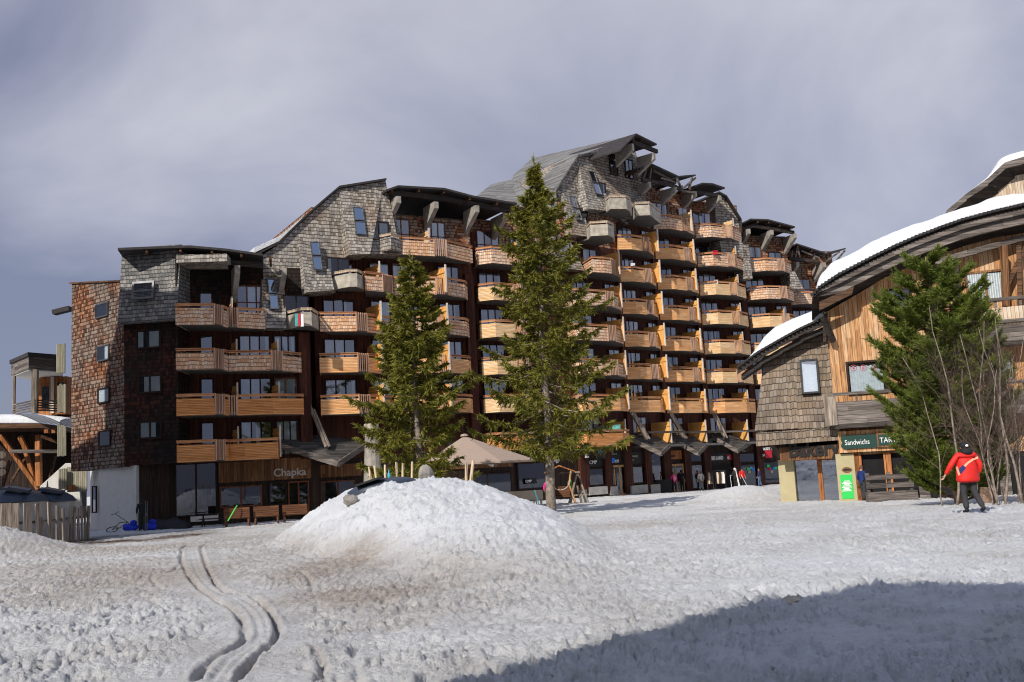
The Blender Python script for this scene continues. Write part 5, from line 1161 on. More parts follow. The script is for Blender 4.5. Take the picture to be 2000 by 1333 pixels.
# mountain pine with bottle brush shoots
rg = np.random.RandomState(8)
px_, py_ = 14.2, 33.0; g = gz1(px_, py_)-.1
pine = thing('pine_tree', (px_, py_, g), 'bright green bushy pine in front of the wooden chalet', 'pine')
PP = [(0.1, 1.95), (1.0, 2.25), (2.2, 2.35), (3.6, 2.3), (5.0, 2.1), (6.0, 1.85), (7.0, 1.4), (8.0, .7), (8.6, .3)]
tk = MB(); brm = MB(); AA = []; BB = []
stems = [(0, 0, 8.5), (-.75, .2, 7.2), (.65, -.2, 7.9), (1.2, .3, 6.6), (-.3, -.4, 6.9)]
for si, (ox, oy, h) in enumerate(stems):
    path = [(px_+ox*min(1, s*1.6)*.8-.25*s, py_+oy*min(1, s*1.6), g-.2+h*s) for s in np.linspace(0, 1, 8)]
    (tk if si == 0 else brm).tube(path, list(np.linspace(.17 if si == 0 else .09, .02, 8)), 8)
    nb = 95 if si == 0 else 62
    for i in range(nb):
        f = (i+.5)/nb; z = .35+(h-.5)*f; a = i*2.4+rg.normal()*.4
        k = z/h*7; i0 = min(int(k), 6); b0 = np.array(path[i0])*(1-(k-i0))+np.array(path[i0+1])*(k-i0)
        R_ = float(np.interp(z, [p[0] for p in PP], [p[1] for p in PP]))*(.62+.42*rg.rand())*(1 if si == 0 else .66)
        d = np.array((math.cos(a), math.sin(a), 0)); n = 6
        pts = np.array([b0+d*R_*s+np.array((0, 0, .10*R_*s+.42*R_*s**2.2)) for s in np.linspace(0, 1, n+1)])
        brm.tube(pts[::2].tolist(), [.03, .02, .012, .006], 4, cap=False)
        m_ = int(18+26*R_)
        s = .35+.65*rg.rand(m_)**.7; k = s*n; i0 = np.minimum(k.astype(int), n-1); fr_ = (k-i0)[:, None]; Q = pts[i0]*(1-fr_)+pts[i0+1]*fr_
        side = np.array((-d[1], d[0], 0))*rg.normal(size=(m_, 1))*.6
        dv = unit(d*.55+side+np.array((0, 0, 1))*(.35+.5*rg.rand(m_, 1)))
        L_ = .22+.22*rg.rand(m_, 1)
        AA.append(Q); BB.append(Q+dv*L_); AA.append(pts[-1:]); BB.append(pts[-1:]+unit(d*.5+np.array((0, 0, 1.)))*.35)
tk.build('trunk', 'bark_red', pine, smooth=True); brm.build('branches', 'bark_red', pine)
AA = np.concatenate(AA); BB = np.concatenate(BB)
blades_mesh('crown', twig_blades(rg, AA, BB, 30, .125, .012, .75), 'pine_needles', pine)
# leafless birch thicket at the right
def birch(x, y, h, seed, label, r0=.045):
    rg = np.random.RandomState(seed); g = gz1(x, y)-.1
    t = thing('birch_tree', (x, y, g), label, 'birch', 'bare birch stems beside the pine')
    tr_ = MB(); br_ = MB(); lean = rg.normal(size=2)*.10*h; lean[0] += .02*h
    n = 9; pts = np.array([(x+lean[0]*s**1.3+.16*math.sin(5*s+seed)+.05*math.sin(13*s+seed*2), y+lean[1]*s**1.3, g-.2+h*s) for s in np.linspace(0, 1, n)])
    tr_.tube(pts.tolist(), list(np.linspace(r0, .008, n)), 6); tr_.build('trunk', 'birch', t, smooth=True)
    def grow(p, d, L, r_, lv):
        q = [p]; dd = d.copy(); k = 4
        for i in range(k):
            dd = dd+rg.normal(size=3)*.16+np.array((0, 0, .05 if lv < 2 else -.01)); dd /= np.linalg.norm(dd); q.append(q[-1]+dd*L/k)
        br_.tube([a.tolist() for a in q], list(np.linspace(r_, r_*.35, k+1)), 3, cap=False)
        if lv < 3:
            for i in range(5 if lv < 2 else 3):
                j = rg.randint(1, k+1); e_ = dd+rg.normal(size=3)*.55; e_ /= np.linalg.norm(e_); grow(q[j], e_, L*(.40+.25*rg.rand()), r_*.5, lv+1)
    for i in range(int(9+h*1.2)):
        s = .22+.76*rg.rand(); k = s*(n-1); i0 = min(int(k), n-2); p = pts[i0]*(1-(k-i0))+pts[i0+1]*(k-i0)
        a = rg.rand()*6.28; d = np.array((math.cos(a)*.6, math.sin(a)*.6, .75)); d /= np.linalg.norm(d); grow(p, d, (1-s)*h*.34+.5, .015*(1.15-s), 1)
    br_.build('branches', 'twig', t)
rr = np.random.RandomState(21)
thin = 'bare birch stem'
ORD = 'third fourth fifth sixth seventh eighth ninth tenth eleventh twelfth thirteenth'.split()
rk = {}
for i, (px, Y, h) in enumerate([(1853,31,5.0),(1872,30.6,6.4),(1930,30,4.4),(1938,31,5.8),(1946,29.5,4.2),(1955,30.2,5.4),(1962,30.9,4.9),(1970,29.8,5.6),(1979,31,4.8),(1987,30.2,5.3),(1994,29.7,5.8),(2003,30.8,4.7),(1922,31.8,5.2),(1966,31.9,5.6),(1998,31.9,6.0)]):
    birch(float(atY(px, 990, Y)[0]), Y, h, 30+i, 'shorter bare birch rising in front of the pine crown' if i == 0 else ('tallest bare birch, its grey trunk rising in front of the pine' if i == 1 else ('%s bare birch stem counting from the left in the tangle right of the pine' % ORD[min(i-2, 8)] if i < 11 else ('bare birch stem at the right picture edge' if i < 12 else 'rear bare birch stem deep in the tangle, %s' % ['nearest the pine', 'in the middle', 'nearest the picture edge'][i-12]))), .045 if i in (1, 3, 7, 10) else .026)
st = MB(); p = (14.3, 31.2); st.tube([(p[0], p[1], -.5), (p[0], p[1], -.1), (p[0]+.02, p[1], .38)], [.30, .27, .21], 12); so = st.build('tree_stump', 'bark_red', None, origin=(p[0], p[1], -.3)); tag(so, 'reddish tree stump at the foot of the pine', 'stump')

# ------------------------------------------------------------------ left edge: pavilion, waste domes, fence
pv = thing('timber_pavilion', (-33, 68, -.5), 'open timber restaurant pavilion with snowy roof and corner balcony', 'pavilion')
FP = FR((-37.5, 66.8), (-28.5, 68.5))
def pp(x, y, o=0.0): return FP.hit(x, y, o)
w = MB(); w.prism([pp(-60,812), pp(128,808), pp(131,826), pp(100,842), pp(-60,842)], -FP.Nn*4); 
rows = []
for i in range(31):
    x = -70+(131+70)*i/30; yb = float(np.interp(x, [-70, 80, 131], [826, 826, 833])); yt = float(np.interp(x, [-70, 20, 70, 110, 131], [808, 808, 808, 812, 815])); pb = pp(x, yb, 1.2); hh = pp(x, yt, 1.2)[2]-pb[2]
    rows.append([pb+FP.Nn*o+UP*hh*f for o, f in ((0, 0), (-.04, .3), (-.15, .6), (-.4, .85), (-.9, 1), (-5, 1.15))])
sn = MB(); sn.add([p for r_ in rows for p in r_], [(i*6+j, (i+1)*6+j, (i+1)*6+j+1, i*6+j+1) for i in range(30) for j in range(5)])
sn.add(rows[-1]+[rows[-1][0]-FP.Nn*4.9], [tuple(range(6, -1, -1))]); 
rf = MB(); rf.prism([pp(-70, 827, 1.15), pp(80, 827, 1.15), pp(131, 834, 1.15), pp(128, 842, 1.15), pp(78, 836, 1.15), pp(-70, 838, 1.15)], -FP.Nn*5); ro = rf.build('roof', 'beam_brown', pv); sn.build('roof_snow', 'snow_clean', ro, smooth=True)
w = MB(); w.prism([pp(-80, 838, -3.5), pp(150, 838, -3.5), pp(150, 1010, -3.5), pp(-80, 1010, -3.5)], -FP.Nn*3); w.build('wall', 'wall_darkbrown', pv)
for a, b, wd, m_, oa, ob in (((0,850),(75,955),.26,'beam_orange',.6,0), ((38,852),(52,880),.26,'beam_orange',.4,.2), ((46,868),(70,950),.24,'beam_orange',.2,-.1), ((75,850),(76,950),.34,'beam_orange',.1,.1), ((20,882),(118,882),.22,'grey_board',.8,.8), ((80,852),(118,866),.2,'beam_brown',.6,.3), ((0,965),(20,900),.2,'beam_brown',-1,-1), ((20,945),(55,885),.14,'beam_brown',-1,-1), ((-30,960),(-26,850),.34,'beam_orange',.1,.1), ((90,960),(112,880),.14,'beam_brown',-1.4,-1.4)):
    t = MB(); t.beam(pp(*a, oa), pp(*b, ob), wd, wd, up=(0, 1, 0)); t.build('timber_brace' if a[0] != 75 else 'post', m_, pv)
t = MB()
for x in (92, 106): t.obox(pp(x, 843, .9), FP.U*.12, FP.Nn*.3, UP*.12)
t.build('rafter_end', 'beam_orange', pv)
t = MB(); t.prism([pp(78, 950, .3), pp(128, 905, .3), pp(150, 905, .3), pp(160, 1010, .3), pp(78, 1010, .3)], -FP.Nn*.4); t.build('stair_wall', 'render_white', pv)
for lst, y0, y1 in (((113,117,121,125), 672, 730), ((115,119,123,127), 752, 808), ((115,119,123,127), 832, 889), ((117,121,125,129), 914, 958)):
    for x in lst:
        t = MB(); p, q_ = pp(x, y1+random.uniform(-3, 3), 1.9), pp(x, y0+random.uniform(-3, 3), 1.9); t.tube([p, q_], .09, 6); t.build('pole', 'old_pole', pv)
t = MB(); p = pp(131, 962, 1.6); q_ = pp(170, 960, 1.6); t.prism([p, q_, pp(170, 918, 1.6), pp(131, 912, 1.6)], -FP.Nn*.1); t.build('upright_screen', 'old_pole', pv)
t = MB(); t.obox(pp(140, 953, 1.8), FP.U*.22, FP.Nn*.1, UP*.16); t.build('box', 'beam_orange', pv)
# corner balcony of the pavilion
bA = MB(); roofp = [(-38.0, 68.5), (-33.4, 64.9), (-28.6, 67.4), (-29.5, 75)]
def bc(px, py, Y): return atY(px, py, Y)
zt = float(bc(55, 690, 65)[2]); zb_ = float(bc(55, 722, 65)[2])
ptsR = [bc(22, 700, 68), bc(56, 690, 64.8), bc(125, 690, 67), bc(118, 690, 74)]
bA.vprism([(p[0], p[1]) for p in ptsR], zb_, zt-.25); bA.build('canopy_fascia', 'grey_board', pv)
t = MB(); c_x = sum(p[0] for p in ptsR)/4; c_y = sum(p[1] for p in ptsR)/4
t.vprism([(c_x+(p[0]-c_x)*1.06, c_y+(p[1]-c_y)*1.06) for p in ptsR], zt-.25, zt); t.build('canopy_roof', 'roofdark', pv)
t = MB(); t.vprism([(c_x+(p[0]-c_x)*.97, c_y+(p[1]-c_y)*.97) for p in ptsR], zb_-.06, zb_-.004); t.build('canopy_ceiling', 'render_white', pv)
for px, Y, w_ in ((27, 67.6, .16), (68, 65.2, .34)):
    a = bc(px, 808, Y); t = MB(); t.obox((a[0], a[1], (zb_+a[2])/2), (w_/2, 0, 0), (0, w_/2, 0), (0, 0, (zb_-a[2])/2-.01)); t.build('post', 'grey_upright', pv)
zr = float(bc(50, 786, 66)[2])
for i in range(5):
    t = MB(); z = zr-.16*i; t.beam((bc(26, 790, 67.5)[0], 67.5, z), (bc(68, 786, 65)[0], 65, z), .05, .1); t.beam((bc(68, 786, 65)[0], 65, z), (bc(120, 786, 66.8)[0], 66.8, z), .05, .1); t.build('railing', 'grey_board', pv)
zf_ = float(bc(60, 808, 67)[2])
w = MB(); x0, x1 = bc(76, 720, 69)[0], bc(130, 720, 69)[0]; w.box(x0, x1, 69, 73, zf_, zb_-.1); w.build('room_wall', 'beam_orange', pv)
FQ = FR((x0, 69), (x1, 69)); window(pv, FQ.p(.25, zf_+.5), FQ.U, UP, FQ.Nn, .5, 1.5, panes=1, fmat='beam_orange', curtain=0); window(pv, FQ.p(1.3, zf_+.1), FQ.U, UP, FQ.Nn, .5, 2.1, panes=1, fmat='beam_orange', curtain=0)
t = MB(); t.obox(FQ.p(.98, (zf_+zb_)/2, .12), (.14, 0, 0), (0, .05, 0), (0, 0, (zb_-zf_)/2-.1)); t.build('post', 'post_pale', pv)
t = MB(); p = bc(120, 607, 66); t.beam(p-np.array((.5, 0, .12)), p+np.array((.6, 0, .1)), .6, .3); t.build('eaves_end', 'roofdark', pv)
# hanging discs on a pole at the very left
dc = thing('disc_mobile', (float(atY(3, 900, 47)[0]), 47, -.5), 'wooden discs hanging one above another at the left edge', 'decoration')
for i, y in enumerate((889, 907, 923)):
    t = MB(); c = atY(3, y, 47); t.prism([c+np.array((math.cos(a)*.17, 0, math.sin(a)*.17)) for a in [2*math.pi*j/12 for j in range(12)]], (0, .06, 0)); t.build('disc', 'log_pale', dc)
t = MB(); c0, c1 = atY(2, 880, 47.1), atY(2, 1010, 47.1); t.tube([c0, c1], .03, 5); t.build('pole', 'bark', dc)
# waste domes
def dome(px0, px1, ytop, ybot, Y, label, gy):
    cxx = float(atY((px0+px1)/2, ybot, Y)[0]); zb2 = float(atY((px0+px1)/2, ybot, Y)[2]); zt2 = float(atY((px0+px1)/2, ytop, Y)[2]); rad = (px1-px0)/2*Y/FPX
    d = thing('waste_dome', (cxx, Y, -.5), label, 'waste container', 'waste containers behind the picket fence')
    m_ = MB(); n = 28; vs = []; fs = []; lv = [(1, 0), (1.03, .06), (.98, .10), (.86, .42), (.62, .74), (.34, .93), (.12, 1), (0.001, 1)]
    for r_, h in lv:
        for j in range(n): vs.append((cxx+rad*r_*math.cos(6.2832*j/n), Y+rad*r_*math.sin(6.2832*j/n), zb2+(zt2-zb2)*h))
    for i in range(len(lv)-1):
        for j in range(n): fs.append((i*n+j, i*n+(j+1) % n, (i+1)*n+(j+1) % n, (i+1)*n+j))
    m_.add(vs, fs); m_.build('dome_lid', 'dome', d, smooth=True)
    m_ = MB(); m_.tube([(cxx, Y, -.8), (cxx, Y, zb2+.02)], rad*.95, 24); m_.build('drum', 'concrete_base', d)
    m_ = MB(); m_.tube([(cxx, Y, zt2), (cxx, Y, zt2+.12), (cxx, Y, zt2+.14), (cxx, Y, zt2+.42)], [.16, .14, .05, .02], 8); m_.build('lifting_ring', 'metal_grey', d)
    for j, a in enumerate((-.9, -.1)):
        m_ = MB(); c = np.array((cxx+rad*.45*math.cos(a), Y-rad*.45, zt2-.05)); m_.obox(c, (.42, .1, -.10), (-.05, .3, .03), (.02, 0, .06)); m_.build('hatch', 'dome', d)
dome(-45, 92, 955, 982, 47.5, 'nearer slate blue domed waste container behind the picket fence', 0)
dome(40, 145, 957, 981, 49.5, 'further slate blue domed waste container, partly behind the nearer one', 0)
fe = thing('picket_fence', (-22, 45, -.5), 'curved fence of uneven weathered grey planks around the waste domes', 'fence')
def fpt(px):   # plan curve of the fence
    Y = float(np.interp(px, [-60, 0, 40, 70, 92, 110, 130, 150, 170, 175], [43.5, 43.6, 44, 44.6, 45.2, 46.2, 47.4, 48.8, 50.2, 50.8])); return Y
pk = [(-62,.42),(-38,.42),(-13,.42),(10,.42),(27,.40),(53,.40),(76,.36),(97,.34),(112,.30),(124,.27),(136,.28),(145,.25),(153,.22),(160,.2),(166,.2),(172,.2)]
for i, (px, wd) in enumerate(pk):
    Y = fpt(px); p = atY(px, 1040, Y); q_ = atY(px+8, 1040, fpt(px+8)); d = unit(np.array((q_-p)[:2])[None])[0]; h = 1.52+random.uniform(-.1, .1)-.2*(px > 120)
    m_ = MB(); g = gz1(p[0], p[1])-.12; zt2 = float(atY(px, 983+random.uniform(-3, 4)+(6 if px > 110 else 0), Y)[2])
    m_.obox((p[0], p[1], (g+zt2)/2), (d[0]*wd/2, d[1]*wd/2, 0), (-d[1]*.03, d[0]*.03, 0), (random.uniform(-.04, .04), 0, (zt2-g)/2)); m_.build('picket', 'grey_upright', fe)
m_ = MB()
for a, b in zip(pk[:-1], pk[1:]): 
    pa, pb = atY(a[0], 1000, fpt(a[0])+.12), atY(b[0], 1000, fpt(b[0])+.12); m_.beam((pa[0], pa[1], .55), (pb[0], pb[1], .55), .05, .12)
m_.build('fence_rail', 'grey_board', fe)

# ------------------------------------------------------------------ things on the snow heap
def snap(px, py, Yg):       # ground point under a pixel near a depth
    p = atY(px, py, Yg); return float(p[0]), Yg, gz1(p[0], Yg)
lid = thing('dark_lid', (-4.0, 27.5, 1.5), 'dark plastic lid half buried in the snow heap', 'lid')
m_ = MB(); c = atY(745, 948, 27.0)
n = 24; vs = []; fs = []
for r_, h in ((1.0, -.12), (1.02, 0), (.8, .10), (.4, .17), (.001, .2)):
    for j in range(n): a = 6.2832*j/n; vs.append((c[0]+.72*r_*math.cos(a)*1.25, c[1]+.72*r_*math.sin(a), c[2]+h+.13*math.cos(a)*r_-.02))
for i in range(4):
    for j in range(n): fs.append((i*n+j, i*n+(j+1) % n, (i+1)*n+(j+1) % n, (i+1)*n+j))
m_.add(vs, fs); m_.build('lid_shell', 'dome', lid, smooth=True)
m_ = MB(); c2 = atY(722, 942, 26.5); m_.obox(c2+UP*.02, (.36, 0, .10), (0, .22, 0), (0, 0, .028)); m_.build('hatch', 'black', lid)
m_ = MB(); c = atY(684, 977, 25.5); m_.ball(c, .2, 9, 6, sc=(1.0, .8, .7), jit=.15); o = m_.build('stone', 'rock', None, origin=c); tag(o, 'small brown stone poking from the left flank of the snow heap', 'stone')
m_ = MB(); c = atY(832, 922, 31.5); m_.ball((c[0], c[1], c[2]-.12), .28, 12, 9, sc=(.9, .7, 1.25), jit=.06); o = m_.build('standing_stone', 'rock', None, origin=(c[0], c[1], c[2]-.4)); tag(o, 'rounded grey standing stone on the crest of the snow heap', 'stone')
stk = [(720,912,726,937),(731,910,736,930),(752,908,752,928),(774,903,776,936),(787,905,786,934),(805,902,804,926)]
lbl = ['leftmost wooden stake on the snow heap, leaning left', 'second wooden stake from the left, close to the leftmost', 'shortest thin stake, just left of the small bottle', 'wooden stake just right of the small bottle', 'wooden stake second from the right in the row', 'rightmost wooden stake of the row, nearest the standing stone']
for (x0, y0, x1, y1), l_ in zip(stk, lbl):
    p, q_ = atY(x0, y0, 29.8), atY(x1, y1+3, 29.8); q_[2] = min(q_[2], gz1(q_[0], q_[1])-.05); m_ = MB(); m_.tube([q_, p], [.035, .032], 7); o = m_.build('wooden_stake', 'log_pale', None, origin=q_); tag(o, l_, 'stake', 'stakes stuck in the top of the snow heap')
bt = thing('small_bottle', atY(760, 936, 29.6), 'small clear bottle standing between the stakes', 'bottle')
m_ = MB(); p = atY(760, 938, 29.6); m_.tube([p, p+UP*.16, p+UP*.22, p+UP*.28], [.045, .045, .018, .018], 8); m_.build('bottle_body', 'cyan', bt, smooth=True); m_ = MB(); m_.tube([p+UP*.28, p+UP*.31], .022, 8); m_.build('cap', 'metal_grey', bt)
for (x0, y0, x1, y1), l_ in zip(((911,905,908,938),(924,900,910,940)), ('straighter of the two pale logs right of the heap crest', 'leaning one of the two pale logs right of the heap crest')):
    Yq = 33.5; p, q_ = atY(x0, y0, Yq), atY(x1, y1+4, Yq); q_[2] = min(q_[2], gz1(q_[0], q_[1])-.05); m_ = MB(); m_.tube([q_, p], [.055, .05], 8); o = m_.build('log_post', 'log_pale', None, origin=q_); tag(o, l_, 'log', 'pale logs in the snow heap')
bs = MB(); rg = np.random.RandomState(3)
for i in range(60):
    p = np.array(snap(908+rg.normal()*7, 950, 33.2)); d = np.array((rg.normal()*.4, rg.normal()*.3, 1)); d /= np.linalg.norm(d); L = .15+.3*rg.rand(); bs.tube([p-d*.05, p+d*L*.5, p+d*L+rg.normal(size=3)*.05], [.008, .006, .003], 3)
o = bs.build('dry_shrub', 'beam_orange', None, origin=snap(908, 950, 33.2)); tag(o, 'small reddish dry shrub at the foot of the pale logs', 'shrub')

# ------------------------------------------------------------------ terrace: parasol, benches, tables
pr_ = thing('parasol', (-2.9, 60.5, -.55), 'large beige octagonal parasol shading the terrace', 'parasol')
ap = atY(907, 852, 60.5); ze = float(atY(960, 902, 58)[2]); cx, cy = float(ap[0])+.75, 60.5; rad = 3.7
m_ = MB(); ring = [(cx+rad*math.cos(2*math.pi*(j+.5)/8), cy+rad*math.sin(2*math.pi*(j+.5)/8), ze) for j in range(8)]; apx = (float(ap[0])+.0, cy, float(ap[2]))
for j in range(8): 
    a, b = ring[j], ring[(j+1) % 8]; m_.add([a, b, apx], [(0, 1, 2)])
    m_.add([a, b, (b[0], b[1], b[2]-.10), (a[0], a[1], a[2]-.10)], [(0, 3, 2, 1)])
m_.build('canopy', 'canvas', pr_)
m_ = MB()
for j in range(8): m_.beam(np.array(ring[j])-UP*.03, np.array(apx)-UP*.12, .04, .05)
m_.build('ribs', 'metal_grey', pr_)
m_ = MB(); m_.tube([(apx[0]+.3, cy, -.6), (apx[0]+.3, cy, apx[2]-.1)], .05, 8); m_.build('pole', 'metal_grey', pr_)
m_ = MB(); m_.tube([(apx[0], cy, apx[2]-.02), (apx[0], cy, apx[2]+.1), (apx[0], cy, apx[2]+.14)], [.25, .2, .02], 8); m_.build('top_cap', 'canvas', pr_)
def bench(x, y, rz, mat, label, name='garden_bench', cat='bench', w=1.38, group='wooden benches in front of the restaurant'):
    t = thing(name, (0, 0, 0), label, cat, group)
    m_ = MB(); m_.box(-w/2, w/2, -.25, .22, .42, .47); m_.build('seat', mat, t)
    m_ = MB(); m_.prism([(-w/2, -.26, .48), (w/2, -.26, .48), (w/2, -.36, 1.02), (-w/2, -.36, 1.02)], (0, -.05, 0)); m_.build('backrest', mat, t)
    for sx in (-1, 1):
        for yy in (-.28, .2):
            m_ = MB(); m_.box(sx*(w/2-.08)-.04, sx*(w/2-.08)+.04, yy-.04, yy+.04, 0, .419); m_.build('leg', mat, t)
    t.location = (x, y, gz1(x, y)); t.rotation_euler = (0, 0, rz); return t
def gp(px, Y): return float(atY(px, 1000, Y)[0])
for px, Y, l_ in ((464, 56.3, 'brown bench back beside the green ski, leftmost of three'), (521, 56.8, 'middle brown bench back with a snow dusted top rail'), (577, 57.4, 'brown bench nearest the snow heap, right of three')):
    x = gp(px, Y); bench(x, Y, R(8), 'bench_wood', l_)
def table(px, Y, mat, label, group=None, h=.74, w=1.8):
    x = gp(px, Y); t = thing('picnic_table', (0, 0, 0), label, 'table', group); m_ = MB(); m_.box(-w/2, w/2, -.38, .38, h-.04, h); m_.build('table_top', mat, t)
    for sx in (-1, 1):
        m_ = MB(); m_.beam((sx*w*.33, -.6, 0), (sx*w*.33, .1, h-.04), .07, .07); m_.beam((sx*w*.33, .6, 0), (sx*w*.33, -.1, h-.04), .07, .07, up=(1, 0, 0)); m_.build('leg_frame', mat, t)
    for sy in (-1, 1):
        m_ = MB(); m_.box(-w/2, w/2, sy*.72-.13, sy*.72+.13, .42, .45); m_.build('seat', mat, t)
    t.location = (x, Y, gz1(x, Y)); t.rotation_euler = (0, 0, R(10)); return t
table(418, 58.0, 'wall_darkbrown', 'dark picnic table left of the three brown benches')
table(975, 62, 'canvas_pale', 'pale table with cloth under the parasol, left one', 'tables under the parasol'); table(1028, 63.5, 'canvas_pale', 'pale table right of the parasol, beside the spruce trunk', 'tables under the parasol')
for px, Y, l_ in ((972, 60.2, 'beige cushioned bench seen from behind at the foot of the heap'), (1030, 61.2, 'beige cushioned bench just left of the spruce trunk')):
    bench(gp(px, Y), Y, R(5), 'canvas_pale', l_, w=1.9, group='beige benches on the terrace')
def ski(p, q_, mat, label, cat='ski', nm='ski'):
    m_ = MB(); p, q_ = np.array(p, float), np.array(q_, float); u = (q_-p)/np.linalg.norm(q_-p)
    m_.beam(p, q_, .06, .02, up=(0, 1, 0)); m_.beam(q_, q_+u*.15+np.array((.0, .06, 0)), .05, .02, up=(0, 1, 0)); o = m_.build(nm, mat, None, origin=p); tag(o, label, cat); return o
plain('teal_ski', (.02,.16,.22), .5)
ski(atY(445, 1018, 55.5), atY(460, 992, 55.6), 'green_tool', 'bright green ski leaning beside the leftmost brown bench')
p0 = snap(1070, 985, 60); ski(p0, np.array(p0)+np.array((.03, 0, 1.15)), 'green_tool', 'bright green pole standing right of the spruce trunk', 'pole', 'marker_pole')
p0 = snap(1122, 975, 66); ski(p0, np.array(p0)+np.array((-.2, 0, 1.6)), 'green_tool', 'bright green pole leaning on the swing frame', 'pole', 'marker_pole')
ski((gp(1060, 49.1), 49.1, gz1(1.5, 49.1)-.1), (gp(1048, 49.1), 49.2, .55), 'teal_ski', 'blue ski leaning against the spruce trunk')
# roofed swing and A frame
sw = thing('roofed_swing', (gp(1097, 64), 64, gz1(3, 64)), 'wooden swing seat under a tiny pitched roof beside the shops', 'swing')
bx0, bz = gp(1097, 64), gz1(3, 64)
m_ = MB()
for sx in (-1, 1): m_.prism([(bx0-.0, 63.5, bz+2.45), (bx0+sx*.95, 63.5, bz+2.05), (bx0+sx*.95, 63.5, bz+1.98), (bx0, 63.5, bz+2.38)], (0, 1.2, 0))
m_.build('roof', 'beam_orange', sw)
for sx in (-1, 1):
    for yy in (63.6, 64.6):
        m_ = MB(); m_.tube([(bx0+sx*.95, yy, bz-.1), (bx0+sx*.55, yy, bz+1.2), (bx0+sx*.72, yy, bz+2.1)], .06, 6); m_.build('post', 'chalet_board', sw)
m_ = MB(); m_.box(bx0-.6, bx0+.6, 63.8, 64.3, bz+.45, bz+.52); m_.build('seat', 'bench_wood', sw); m_ = MB(); m_.box(bx0-.6, bx0+.6, 64.3, 64.36, bz+.52, bz+1.1); m_.build('backrest', 'bench_wood', sw)
m_ = MB()
for k in range(12):
    a0, a1 = math.pi*k/12, math.pi*(k+1)/12; m_.tube([(bx0+.6*math.cos(a0), 63.55, bz+1.5-.6*math.sin(a0)), (bx0+.6*math.cos(a1), 63.55, bz+1.5-.6*math.sin(a1))], .025, 5)
m_.build('rope', 'post_pale', sw)
af = thing('a_frame', (gp(1128, 64.5), 64.5, bz), 'weathered wooden A frame trestle right of the roofed swing', 'trestle')
ax0 = gp(1128, 64.5)
for a, b in (((-.55, 0), (.15, 1.95)), ((.75, 0), (.15, 1.95)), ((-.45, .0), (-.1, 1.0)), ((.3, 0), (.1, 1.1))):
    m_ = MB(); m_.beam((ax0+a[0], 64.5, bz-.1+a[1]), (ax0+b[0], 64.5+.2, bz+b[1]), .1, .1); m_.build('leg', 'grey_upright', af)
m_ = MB(); m_.beam((ax0-1.0, 64.6, bz+1.95), (ax0+.3, 64.6, bz+1.95), .1, .1); m_.build('top_beam', 'grey_upright', af)
m_ = MB(); m_.beam((ax0-.5, 64.6, bz+.5), (ax0+.7, 64.6, bz+.5), .07, .09); m_.build('cross_bar', 'grey_upright', af)
m_ = MB(); x = gp(1141, 65.5); m_.tube([(x, 65.5, bz-.1), (x, 65.5, bz+.75), (x, 65.5, bz+.8)], [.2, .24, .26], 12); o = m_.build('flower_tub', 'concrete_base', None, origin=(x, 65.5, bz)); tag(o, 'round concrete tub right of the A frame trestle', 'tub')
def parcel(x0, x1, y0, y1, z0, z1, mat): m_ = MB(); m_.box(x0, x1, y0, y1, z0, z1); return m_
# heap of covered gear at the restaurant corner
tp = MB(); cxx, cyy = gp(330, 58.0), 58.0; gg = gz1(cxx, cyy)
vs = []; fs = []; nu, nv = 14, 8
for i in range(nu+1):
    for j in range(nv+1):
        u, v = i/nu*2-1, math.pi*j/nv; hgt = .62*(1-abs(u)**3.5)**.5*(1+.1*math.sin(7*u)); vs.append((cxx+u*1.25, cyy-math.cos(v)*.5, gg-.05+hgt*math.sin(v)*(1+.06*math.sin(9*u+v*3))))
for i in range(nu):
    for j in range(nv): fs.append((i*(nv+1)+j, (i+1)*(nv+1)+j, (i+1)*(nv+1)+j+1, i*(nv+1)+j+1))
tp.add(vs, fs); o = tp.build('tarpaulin', 'tarp', None, smooth=True, origin=(cxx, cyy, gg)); tag(o, 'long black tarpaulin over gear in front of the dark restaurant windows', 'tarpaulin')
for i, (px, l_) in enumerate(((255, 'blue sledge bag left of the person with skis'), (293, 'blue sledge bag right of the person with skis'))):
    x = gp(px, 57.6); m_ = MB(); m_.ball((x, 57.6, gz1(x, 57.6)+.2), .42, 12, 7, sc=(1.1, .7, .55), jit=.1); m_.ball((x+.2, 57.5, gz1(x, 57.6)+.45), .2, 9, 6, sc=(1, .8, .8), jit=.1); o = m_.build('sledge_bag', 'blue_fabric', None, origin=(x, 57.6, gz1(x, 57.6))); tag(o, l_, 'bag', 'blue bags by the white wall')
bk = thing('bicycle', (gp(232, 58.2), 58.2, gz1(-22, 58.2)), 'dark bicycle lying in the snow by the white base wall', 'bicycle')
bxx, bzz = gp(238, 58.2), gz1(-22, 58.2)
for dx, nm in ((-.55, 'wheel'), (.5, 'wheel')):
    m_ = MB(); P = [(bxx+dx+.33*math.cos(a), 58.2+.22*math.sin(a), bzz+.12+.14*math.sin(a)) for a in np.linspace(0, 6.2832, 17)]; m_.tube(P, .025, 5, cap=False); m_.build(nm, 'black', bk)
m_ = MB(); 
for a, b in (((-.55, .12), (-.1, .5)), ((-.1, .5), (.35, .5)), ((-.1, .2), (.35, .5)), ((-.55, .12), (-.1, .2)), ((.35, .5), (.5, .12))): m_.tube([(bxx+a[0], 58.2, bzz+a[1]), (bxx+b[0], 58.2, bzz+b[1])], .02, 5)
m_.build('frame', 'black', bk)
m_ = MB(); m_.tube([(bxx+.32, 58.2, bzz+.5), (bxx-.35, 58.1, bzz+1.0), (bxx-.6, 58.1, bzz+.95)], .018, 5); m_.tube([(bxx-.35, 58.1, bzz+1.0), (bxx-.15, 58.1, bzz+1.12)], .018, 5); m_.build('handlebar', 'black', bk)
